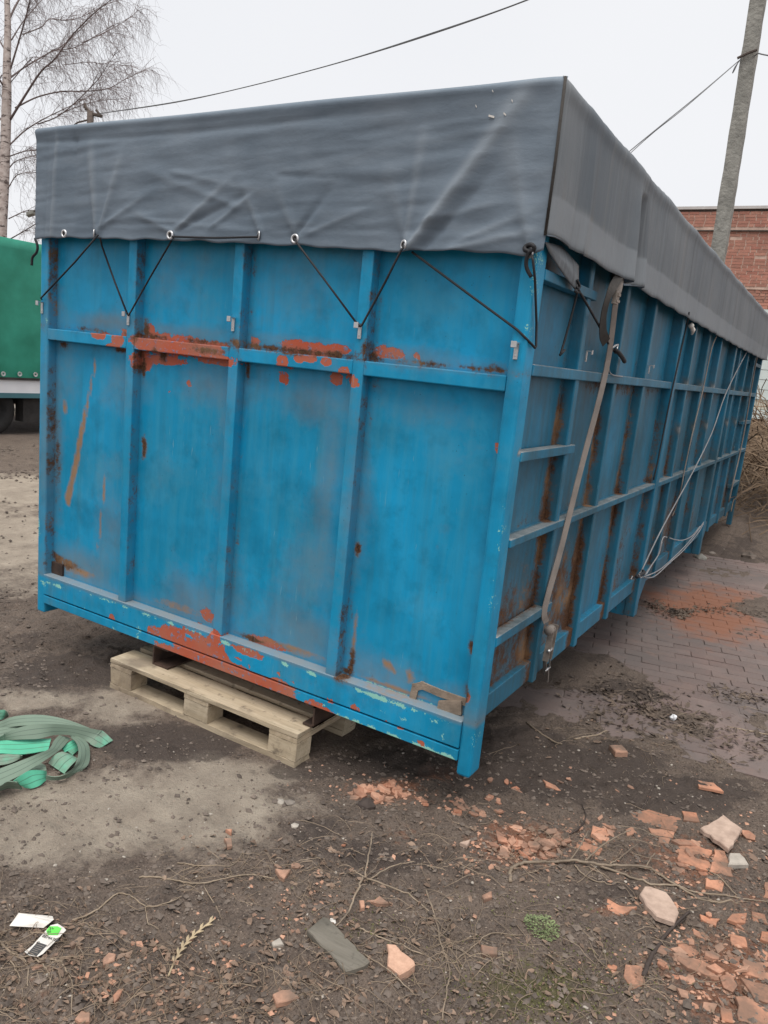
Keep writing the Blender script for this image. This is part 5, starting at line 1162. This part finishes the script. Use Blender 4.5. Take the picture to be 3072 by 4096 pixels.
# sunken orange paving bricks, part of the ground
rg = random.Random(31)
def sunken(poly, seed):
    o = slab('brick', [z6(p) for p in poly], .006, PAVER_O, None, None, -.001, (rg.uniform(-.02, .02), rg.uniform(-.02, .02)), None, .003, ground, seed)
    return o
for i, p in enumerate([[(820, 360), (900, 355), (940, 345), (1145, 395), (1110, 475), (875, 425)], [(940, 460), (1100, 485), (1090, 520), (960, 500)], [(1140, 365), (1230, 375), (1250, 430), (1150, 420)], [(1110, 580), (1200, 565), (1325, 600), (1300, 720), (1120, 665)], [(1335, 600), (1400, 610), (1420, 660), (1450, 760), (1310, 730)],
                       [(1290, 755), (1400, 790), (1385, 850), (1285, 815)], [(600, 455), (740, 490), (690, 520), (590, 520)], [(520, 550), (660, 600), (640, 640), (500, 590)], [(1000, 520), (1075, 530), (1060, 565), (1000, 555)], [(690, 900), (760, 940), (870, 950), (770, 1000), (700, 980)], [(800, 480), (840, 465), (870, 500), (810, 520)],
                       [(1110, 1130), (1200, 1115), (1275, 1230), (1170, 1220)], [(1090, 1240), (1260, 1260), (1390, 1330), (1380, 1385), (1180, 1310)], [(1430, 1120), (1520, 1140), (1535, 1200), (1440, 1190)], [(1560, 980), (1640, 1000), (1659, 1060), (1570, 1040)], [(1590, 1180), (1659, 1200), (1655, 1280), (1580, 1250)], [(1420, 1260), (1500, 1255), (1490, 1330), (1430, 1310)],
                       [(1510, 1270), (1659, 1300), (1700, 1420), (1500, 1360)], [(1490, 1380), (1690, 1440), (1690, 1540), (1570, 1500)], [(1460, 1500), (1520, 1495), (1690, 1600), (1690, 1700), (1480, 1640)], [(1350, 1490), (1395, 1540), (1390, 1580)], [(1440, 1005), (1530, 1000), (1520, 1060), (1410, 1040)], [(1205, 1065), (1335, 1130), (1290, 1140), (1215, 1100)], [(700, 1250), (765, 1260), (750, 1300), (690, 1290)],
                       [(800, 1290), (900, 1300), (920, 1400), (840, 1440), (790, 1360)], [(1250, 980), (1380, 1010), (1350, 1050), (1260, 1010)], [(1640, 800), (1700, 800), (1700, 900), (1630, 890)], [(1620, 1100), (1700, 1110), (1700, 1180), (1610, 1150)], [(1370, 1560), (1440, 1580), (1450, 1660), (1380, 1640)], [(1230, 200), (1330, 215), (1390, 270), (1240, 240)], [(300, 180), (380, 215), (420, 250), (320, 215)]]):
    sunken(p, 500 + i)

# printed tag and its torn half
ta = thing('torn_card', gpt(130, 3690), 'blank torn white card lying beside the printed tag', 'card')
zt_ = Z2(0, 3620, .1929)
tg = thing('printed_tag', gpt(200, 3770), 'white printed tag with a green sticker trodden into the soil', 'tag')
def tq(poly, lift, mat, name, th=.0008): return slab(name, [zt_(p) for p in poly], th, mat, None, None, lift, (0, 0), None, .0003, tg, 2)
zt0 = gz(*gpt(200, 3770)[:2])
def tagplane(poly, h, mat, name):
    P = [onz(*zt_(p), zt0 + .012 + h) for p in poly]; n = len(P); b = MB()
    b.add(P + [p - np.array([0, 0, .0012 if h == 0 else .0004]) for p in P], [tuple(range(n)), tuple(range(2 * n - 1, n - 1, -1))] + [(i, n + i, n + (i + 1) % n, (i + 1) % n) for i in range(n)]); o = b.build(name, mat, tg); return o
tagplane([(510, 965), (660, 850), (1050, 420), (1195, 385), (1330, 470), (1370, 520), (1100, 800), (890, 1010), (780, 1070), (600, 1040)], 0, PAPER, 'card')
tagplane([(960, 530), (1030, 440), (1190, 440), (1275, 480), (1200, 620), (990, 620)], .0012, STICKER, 'sticker')
tagplane([(780, 765), (975, 830), (760, 1055), (560, 1010)], .0010, INK, 'printed_block')
for j in range(6):
    u0, v0 = 768 - j * 30, 806 + j * 36; w_ = (150, 130, 148, 110, 140, 90)[j]
    tagplane([(u0, v0), (u0 + w_, v0 + w_ * .33), (u0 + w_ - 5, v0 + w_ * .33 + 7), (u0 - 5, v0 + 7)], .0014, STONE, 'print_line')
def text_on(body, u, v, size, uv_dir, mat, parent, h):
    cu = bpy.data.curves.new('lettering', 'FONT'); cu.body = body; cu.size = size; cu.extrude = .0002
    o = bpy.data.objects.new('lettering', cu); COL.objects.link(o); o.data.materials.append(mat)
    p = onz(*zt_((u, v)), zt0 + .012 + h); q = onz(*zt_((u + uv_dir[0], v + uv_dir[1])), zt0 + .012 + h); a = math.atan2(q[1] - p[1], q[0] - p[0])
    dg = bpy.context.evaluated_depsgraph_get(); m_ = bpy.data.meshes.new_from_object(o.evaluated_get(dg)); m_.materials.clear(); m_.materials.append(mat)
    bpy.data.objects.remove(o); o = bpy.data.objects.new('lettering', m_); COL.objects.link(o)
    o.parent = parent; o.location = Vector(p) - parent.location; o.rotation_euler = (0, 0, a); return o
P_ = [onz(*zt_(p), zt0 + .010 + .006 * (i % 3)) for i, p in enumerate([(195, 430), (390, 160), (430, 170), (1090, 230), (1115, 300), (1050, 350), (900, 470)])]
b = MB(); b.add(P_ + [p - np.array([0, 0, .0012]) for p in P_], [tuple(range(7)), tuple(range(13, 6, -1))] + [(i, 7 + i, 7 + (i + 1) % 7, (i + 1) % 7) for i in range(7)]); b.build('card', PAPER, ta)
text_on('BEMATER', 862, 655, .0125, (240, 80), INK, tg, .0014)
text_on('3L', 1020, 515, .013, (80, -20), INK, tg, .0020); text_on('55', 975, 575, .010, (90, -10), INK, tg, .0020)

# branches and roots
def branch(name, chains, label, mat=BRANCH, cat='branch', group=None):
    b = MB()
    for pts, r0, r1 in chains:
        P = [gpt(u, v, max(r0 * .8, .003) + (q[0] if q else 0)) for u, v, *q in pts]; S_ = spline(P, 6); m = len(S_)
        S_ = [p + np.array([rc.gauss(0, .0012), rc.gauss(0, .0012), rc.gauss(0, .0008)]) for p in S_]
        for p in S_: p[2] = max(p[2], gz(p[0], p[1]) + r1 * .5)
        b.tube(S_, [r0 + (r1 - r0) * i / (m - 1) for i in range(m)], 6)
    return tag(b.build(name, mat, None, True), label, cat, group)
def zc(l, z=z6): return [(*z(p[:2]), *p[2:]) for p in l]
branch('fallen_branch', [(zc([(105, 805), (100, 750), (130, 715), (200, 695), (330, 688), (470, 695, .01), (560, 710, .01), (700, 725, .01), (920, 735, .01), (1000, 765), (1120, 840), (1240, 905), (1340, 930), (1480, 940)]), .0062, .0032), (zc([(640, 725, .01), (800, 775), (950, 810), (1100, 830), (1220, 870), (1400, 890), (1550, 915), (1659, 925)]), .0045, .002),
        (zc([(550, 700, .01), (640, 640, .03), (740, 590, .04), (815, 560, .045)]), .0032, .0022), (zc([(490, 710, .005), (540, 760), (620, 805), (720, 822)]), .003, .0018), (zc([(700, 715, .01), (760, 660, .015), (860, 628, .02)]), .0026, .0014), (zc([(465, 690, .01), (520, 630, .03), (562, 572, .05)]), .0028, .0018), (zc([(915, 735, .01), (965, 682, .03)]), .003, .002), (zc([(1290, 735), (1380, 800), (1470, 890)]), .0032, .0018)],
       'long forked dry branch lying across the broken paving')
branch('dark_root', [(zc([(910, 1380), (940, 1290), (1000, 1190), (1080, 1085), (1180, 990)]), .0075, .004), (zc([(1080, 1085), (1160, 1050)]), .003, .0015)], 'thick dark root on the mud below the pinkish slab', TWIGDARK, 'root')
branch('twig', [(zc([(865, 410), (900, 355), (950, 270), (1000, 185)]), .0045, .003)], 'straight brown twig stuck beside the sunken paving', TWIGDARK, 'twig')
branch('twig', [(zc([(465, 520), (530, 470), (558, 420), (550, 370), (535, 330)]), .004, .002)], 'curved dark twig behind the brick heap', TWIGDARK, 'twig')
branch('twig', [(zc([(200, 1415), (260, 1475), (340, 1520), (415, 1555)], Z2(1972, 1950)), .0045, .003)], 'thick pale twig on the dark soil beside the container side', BRANCH, 'twig')
branch('twig', [(zc([(490, 1522), (640, 1495), (720, 1470), (795, 1440, .01)], Z2(1972, 1950)), .005, .003)], 'straight pale stick near the white scrap', BRANCH, 'twig')
branch('bark_strip', [(zc([(1300, 1225), (1380, 1222), (1470, 1245)], Z2(1972, 1950)), .012, .006)], 'dark strip of bark lying on the brick paving', TWIGDARK, 'bark')
branch('twig', [(zc([(1410, 1450), (1500, 1465), (1659, 1495)], Z2(1972, 1950)), .005, .004)], 'pale stick at the edge of the brick paving', BRANCH, 'twig')
branch('root_fan', [(zc([(700, 800), (860, 740, .02), (985, 725, .02)], z5), .003, .0015), (zc([(690, 795, .01), (720, 640, .03), (735, 540, .03)], z5), .003, .0015), (zc([(700, 800, .01), (900, 860), (1050, 960), (1180, 1100), (1210, 1120)], z5), .0032, .0015), (zc([(680, 800, .01), (640, 900, .02), (590, 1010, .02), (520, 1085)], z5), .0038, .0022), (zc([(690, 800, .01), (600, 760, .02)], z5), .0022, .001)],
       'fan of dry root stems in the middle of the muddy ground', BRANCH, 'root')
branch('twig', [(zc([(580, 1040), (700, 1110), (850, 1170), (1050, 1250)], z5), .003, .002)], 'long thin twig between slat and peach tile', BRANCH, 'twig')
branch('twig', [(zc([(1060, 860), (1110, 1000), (1150, 1180), (1200, 1320), (1190, 1450), (1155, 1640)], z5), .003, .002), (zc([(1250, 1270), (1370, 1180), (1460, 1120), (1640, 1125)], z5), .0025, .0012)], 'long thin bent twig beside the moss patch', BRANCH, 'twig')
branch('twig', [(zc([(690, 1230), (850, 1380), (1000, 1500)], z5), .002, .0014)], 'thin straw running past the peach tile', BRANCH, 'twig')
branch('root_tangle', [(zc([(840, 780), (960, 775), (1060, 800), (1200, 820), (1330, 800), (1500, 760), (1659, 780)], z4), .003, .002), (zc([(440, 1040), (570, 985), (700, 880), (780, 890), (880, 950), (1020, 930), (1100, 900)], z4), .003, .0015), (zc([(1070, 690), (1200, 705), (1400, 700), (1480, 600)], z4), .0025, .0012), (zc([(880, 950), (890, 1040), (960, 1090)], z4), .002, .001), (zc([(1230, 840), (1290, 930), (1340, 1030)], z4), .002, .0012)],
       'tangle of thin dry roots between the sand and the wooden slat', BRANCH, 'root')
branch('root_tangle', [(zc([(90, 1250), (160, 1300), (170, 1440)], z4), .0025, .0014), (zc([(200, 1260), (270, 1320), (300, 1390), (320, 1430)], z4), .0025, .0014), (zc([(230, 1270), (340, 1285), (410, 1350), (440, 1460), (430, 1600)], z4), .0028, .0014), (zc([(60, 1270), (110, 1360), (115, 1430)], z4), .0022, .0012), (zc([(0, 1180), (100, 1250), (230, 1260)], z4), .003, .002)],
       'drooping dry root stems below the printed tag', BRANCH, 'root')
b = MB(); P = [gpt(*z4(p), .012) for p in [(1015, 1380), (1060, 1290), (1110, 1210), (1180, 1130), (1290, 1050)]]; S_ = spline(P, 8); b.tube(S_, .0025, 5)
for i in range(6, 32, 2):
    d = S_[i + 1 if i + 1 < len(S_) else i] - S_[i - 1]; d /= np.linalg.norm(d); w_ = np.array([-d[1], d[0], .25]) * (1 if i % 4 else -1); e = S_[i] + d * .022 + w_ * .010
    b.tube([S_[i], (S_[i] + e) / 2 + np.array([0, 0, .002]), e], [.0016, .0042, .0006], 5)
tag(b.build('straw_stalk', simple('straw', (.42, .33, .21), .8, var=.15, bump=0)), 'pale dry feathery stalk lying on the soil', 'straw')
# white scrap, dark clod
b = MB(); p = gpt(2692, 2880); bm = bmesh.new(); bmesh.ops.create_icosphere(bm, subdivisions=2, radius=.016)
for v in bm.verts: v.co = v.co * (1 + rc.uniform(-.25, .25)) + Vector((p[0], p[1], p[2] + .014))
m_ = bpy.data.meshes.new('paper_ball'); bm.to_mesh(m_); bm.free(); m_.materials.append(TRUCK_WHITE); o = bpy.data.objects.new('paper_ball', m_); COL.objects.link(o); tag(o, 'small crumpled white paper ball among the twigs', 'paper ball')
rock('stone_lump', gpt(1122, 3212), .022, WHITESTONE, 12, 'grey white stone lump beside the pallet corner', 'stone'); rock('stone_lump', gpt(1180, 3308), .015, WHITESTONE, 13, 'small pale stone below the pallet corner', 'stone'); rock('stone_lump', gpt(1160, 3218), .022, STONE, 14, 'brown soil covered stone touching the grey white one', 'stone')
rock('dark_clod', gpt(1470, 3225), .038, TWIGDARK, 9, 'dark soil clod in front of the orange brick chips', 'clod', None, .8)
rock('cardboard_bit', gpt(1331, 3680), .014, PAPER, 10, 'small white oval pebble at the end of the wooden slat', 'pebble', None, .5)
# green weed
rw = random.Random(6); V = MB(); c = gpt(2165, 3725)
for i in range(620):
    a = rw.uniform(0, 6.28); q = .052 * math.sqrt(rw.random()); h = .004 + .022 * (1 - (q / .055) ** 2) * rw.uniform(.3, 1); p = np.array([c[0] + q * math.cos(a), c[1] + q * math.sin(a), gz(c[0] + q * math.cos(a), c[1] + q * math.sin(a)) + h])
    d = np.array([math.cos(a + rw.gauss(0, .7)), math.sin(a + rw.gauss(0, .7)), rw.uniform(-.1, .6)]) * rw.uniform(.003, .007); w_ = np.cross(d, [0, 0, 1.]) * .38
    V.add([p, p + d * .5 + w_, p + d, p + d * .5 - w_], [(0, 1, 2, 3)])
wd = thing('weed_plant', c, 'small feathery green weed growing in the mud', 'plant'); V.build('leaves', PLANT, wd)
b = MB()
for i in range(14): a = i * .45; b.tube([c - np.array([0, 0, .004]), c + np.array([.02 * math.cos(a), .02 * math.sin(a), .012]), c + np.array([.042 * math.cos(a), .042 * math.sin(a), .012])], .0009, 3)
b.build('stems', PLANT, wd)

# ------------------------------------------------------------------ litter nobody could count
def scatter(n, test, lo=(0, 2450), hi=(3072, 4096), seed=1):
    r = random.Random(seed); outp = []; k = 0
    while len(outp) < n and k < n * 60:
        k += 1; u, v = r.uniform(-120, 3190), r.uniform(lo[1], 4230)
        q = (v - 1500) / 2600
        if r.random() > .25 + .75 * q * q and v < 3000: continue
        w_ = test(u, v)
        if r.random() < w_:
            p = onz(u, v)
            if -.1 < p[0] < 2.45 and p[1] > .75: continue
            outp.append((u, v, p[0], p[1]))
    return outp
def gsum(bl, u, v): return max([a * math.exp(-(((u - x) / dx) ** 2 + ((v - y) / dy) ** 2)) for x, y, dx, dy, a in bl] + [0])
sandpx = [(560, 3240, 520, 130, 1), (250, 3350, 350, 110, 1), (830, 3090, 230, 70, 1)]
# clods and grit
r = random.Random(12); gm_ = MB()
ico = bmesh.new(); bmesh.ops.create_icosphere(ico, subdivisions=1, radius=1); IV = [v.co.copy() for v in ico.verts]; IF = [tuple(v.index for v in f.verts) for f in ico.faces]; ico.free()
OV = [(1, 0, 0), (-1, 0, 0), (0, 1, 0), (0, -1, 0), (0, 0, 1), (0, 0, -1)]; OF = [(0, 2, 4), (2, 1, 4), (1, 3, 4), (3, 0, 4), (2, 0, 5), (1, 2, 5), (3, 1, 5), (0, 3, 5)]
def grit(mb, x, y, s, hi=False):
    v, f = (IV, IF) if hi else (OV, OF); a = r.uniform(0, 6.28); c_, s_ = math.cos(a), math.sin(a); z = gz_fast(x, y); sx, sy, sz = s * r.uniform(.7, 1.4), s * r.uniform(.6, 1.1), s * r.uniform(.4, .8)
    mb.add([(x + (q[0] * c_ * sx - q[1] * s_ * sy) * r.uniform(.75, 1.2), y + (q[0] * s_ * sx + q[1] * c_ * sy) * r.uniform(.75, 1.2), z + q[2] * sz * r.uniform(.8, 1.1) + sz * .25) for q in v], f)
gxl, gyl = list(gx), list(gy)
from bisect import bisect
def gz_fast(x, y):
    i, j = bisect(gxl, x) - 1, bisect(gyl, y) - 1
    i = min(max(i, 0), nx - 2); j = min(max(j, 0), ny - 2); return float(Z[i, j])
for u, v, x, y in scatter(9500, lambda u, v: .9 - .82 * gsum(sandpx, u, v), (0, 2350), seed=2): grit(gm_, x, y, r.choice((.003, .004, .004, .006, .008, .012)) * r.uniform(.7, 1.2), False)
fc = MB()
for u, v, x, y in scatter(5200, lambda u, v: .85, (0, 2700), seed=62): grit(fc, x, y, r.choice((.0015, .002, .003, .004)) * r.uniform(.7, 1.2), False)
tag(kind(fc.build('dry_crumbs', simple('dry_crumb', (.20, .155, .12), .95, var=.4, sc=30, bump=0, c2=(.34, .27, .215))), 'stuff'), 'fine paler dry crumbs over the whole foreground soil', 'soil crumbs')
tag(kind(gm_.build('soil_crumbs', CLOD), 'stuff'), 'loose dark soil crumbs over the muddy ground', 'soil crumbs')
pm_ = MB()
for u, v, x, y in scatter(420, lambda u, v: .6, (0, 2350), seed=3): grit(pm_, x, y, r.choice((.002, .003, .004, .006)) * r.uniform(.7, 1.2), True)
tag(kind(pm_.build('pale_grit', WHITESTONE), 'stuff'), 'pale grit sprinkled over the ground', 'grit')
bmx = MB()
for u, v, x, y in scatter(1800, lambda u, v: gsum([(1560, 3180, 220, 70, .9), (2100, 3380, 260, 120, 1), (2800, 3450, 330, 180, .6), (2850, 3850, 300, 250, .6), (700, 3930, 500, 160, .25), (1250, 3640, 240, 90, .3)], u, v), (0, 2900), seed=4): grit(bmx, x, y, r.choice((.003, .004, .006, .009)) * r.uniform(.7, 1.2), False)
tag(kind(bmx.build('brick_grit', BRICK_CHIP), 'stuff'), 'fine orange brick crumbs around the broken bricks', 'brick crumbs')
yl = MB(); r = random.Random(15)
for i in range(1300):
    u, v = r.uniform(-200, 190), r.choice((r.uniform(1780, 1920), r.uniform(2350, 2750), r.uniform(1780, 2750))); p = onz(u, v); s = r.uniform(.004, .014) * (1 + max(0, (2300 - v) / 500)); grit(yl, p[0], p[1], s)
tag(kind(yl.build('yard_clods', CLOD), 'stuff'), 'lumpy clods of the yard left of the container', 'clods')
# dry leaves
lf = MB(); r = random.Random(17)
litter = [(700, 3950, 900, 170, .9), (120, 3800, 260, 160, .8), (1400, 3700, 420, 170, .65), (1900, 3450, 380, 140, .5), (2500, 2930, 560, 90, .8), (2300, 2850, 260, 80, .7), (1250, 3470, 380, 120, .55), (2350, 3900, 500, 220, .35), (2900, 2980, 250, 80, .8), (1700, 4000, 420, 120, .5)]
for u, v, x, y in scatter(2600, lambda u, v: gsum(litter, u, v), (0, 2650), seed=5):
    z = gz_fast(x, y); a = r.uniform(0, 6.28); L_ = r.choice((.003, .004, .006, .008, .013)) * r.uniform(.8, 1.2); w_ = L_ * r.uniform(.3, .6); d = np.array([math.cos(a), math.sin(a), r.gauss(0, .22)]); t = np.array([-math.sin(a), math.cos(a), r.gauss(0, .3)]); p = np.array([x, y, z + .003]); up_ = np.array([0, 0, r.uniform(.0, .006)])
    lf.add([p - d * L_ , p - d * L_ * .2 + t * w_ + up_, p + d * L_ * .6 + t * w_ * .6 + up_, p + d * L_, p + d * L_ * .3 - t * w_ + up_, p - d * L_ * .5 - t * w_ * .7 + up_, p], [(6, 0, 1), (6, 1, 2), (6, 2, 3), (6, 3, 4), (6, 4, 5), (6, 5, 0)])
tag(kind(lf.build('leaf_litter', LEAF), 'stuff'), 'brown dry leaf litter on the foreground soil', 'leaf litter')
# thin twigs and straws
tl = MB(); r = random.Random(19)
straw = [(150, 3880, 330, 180, .9), (1050, 3980, 420, 150, .8), (1000, 3520, 400, 80, .9), (1800, 3850, 300, 200, .75), (1300, 3550, 260, 120, .6), (2350, 2860, 420, 110, 1.0), (2800, 2960, 320, 90, 1.0), (2300, 3420, 350, 130, .6), (1750, 3350, 350, 100, .5), (2750, 3700, 300, 120, .4), (2350, 3850, 400, 200, .3), (600, 3600, 500, 100, .3), (1700, 3450, 300, 80, .5), (500, 4000, 300, 100, .7)]
for u, v, x, y in scatter(1150, lambda u, v: gsum(straw, u, v), (0, 2650), seed=6):
    L_ = r.choice((.03, .05, .08, .12, .18)) * r.uniform(.7, 1.2); a = r.uniform(0, 6.28); p = np.array([x, y, 0.]); pts = []; lift = r.uniform(0, .016); n = 5
    for k in range(n + 1):
        pts.append(np.array([p[0], p[1], gz_fast(p[0], p[1]) + .002 + lift * math.sin(math.pi * k / n)])); a += r.gauss(0, .28); p = p + np.array([math.cos(a), math.sin(a), 0]) * L_ / n
    q = r.uniform(.0005, .0012); tl.tube(pts, [q * (1 - .4 * k / n) for k in range(n + 1)], 3, False)
tag(kind(tl.build('twig_litter', TWIG), 'stuff'), 'thin dry twigs and straws strewn over the foreground', 'twig litter')
# moss sprouts
ms = MB(); r = random.Random(23)
for u, v, x, y in scatter(1500, lambda u, v: gsum([(2150, 3960, 330, 140, .9), (1450, 3720, 160, 90, .35), (2420, 3850, 160, 90, .5), (2150, 3640, 200, 60, .3)], u, v), (0, 3200), seed=7):
    z = gz_fast(x, y)
    for k in range(2):
        a = r.uniform(0, 6.28); d = np.array([math.cos(a) * .5, math.sin(a) * .5, .8]) * r.uniform(.003, .007); w_ = np.array([-math.sin(a), math.cos(a), 0]) * r.uniform(.0012, .003); p = np.array([x, y, z]); ms.add([p, p + d * .6 + w_, p + d, p + d * .6 - w_], [(0, 1, 2, 3)])
tag(kind(ms.build('moss_sprouts', simple('moss', (.085, .095, .022), .8, var=.4, sc=40, bump=0, c2=(.20, .20, .07))), 'stuff'), 'patchy green moss sprouting in the mud', 'moss')
# dark crumbs on the paving
dc = MB(); r = random.Random(29)
for i in range(420):
    u, v = r.uniform(2350, 3090), r.uniform(2280, 2800); p = onz(u, v)
    if p[0] < 2.2: continue
    grit(dc, p[0], p[1], r.choice((.004, .005, .007, .010)) * (1.0 + (2800 - v) / 900))
tag(kind(dc.build('paving_crumbs', TWIGDARK), 'stuff'), 'dark crumbs of soil on the brick paving', 'soil crumbs')

# windrows of dark soil and leaf bits on the paving
r = random.Random(37); wr_ = MB()
for (pts, n, sp) in [([(2580, 2410), (2650, 2440), (2720, 2455), (2860, 2440), (3072, 2470)], 420, 10), ([(2420, 2890), (2600, 2850), (2800, 2920), (3072, 3000)], 500, 38), ([(2330, 2760), (2500, 2790), (2640, 2830)], 320, 30), ([(2690, 2450), (2735, 2458)], 240, 9), ([(2840, 2760), (2960, 2790), (3072, 2810)], 160, 16)]:
    P = spline([np.array([u, v, 0.]) for u, v in pts], 10)
    for i in range(n):
        q = P[r.randrange(len(P))] + np.array([r.gauss(0, sp * 2.2), r.gauss(0, sp), 0]); p = onz(q[0], q[1])
        if p[0] < 2.3: continue
        z = gz_fast(p[0], p[1]); a = r.uniform(0, 6.28); L_ = r.uniform(.006, .024); w_ = L_ * r.uniform(.15, .5); d = np.array([math.cos(a), math.sin(a), r.gauss(0, .3)]); t = np.array([-math.sin(a), math.cos(a), r.gauss(0, .4)]); c = np.array([p[0], p[1], max(z, 0) + .004 + r.uniform(0, .008)])
        wr_.add([c - d * L_, c + t * w_ + np.array([0, 0, .004]), c + d * L_, c - t * w_], [(0, 1, 2), (0, 2, 3)])
tag(kind(wr_.build('debris_windrow', simple('wet_leaf', (.07, .052, .042), .85, var=.4, sc=10, bump=0, c2=(.19, .14, .105))), 'stuff'), 'dark leaf and bark debris swept into lines on the paving', 'debris')
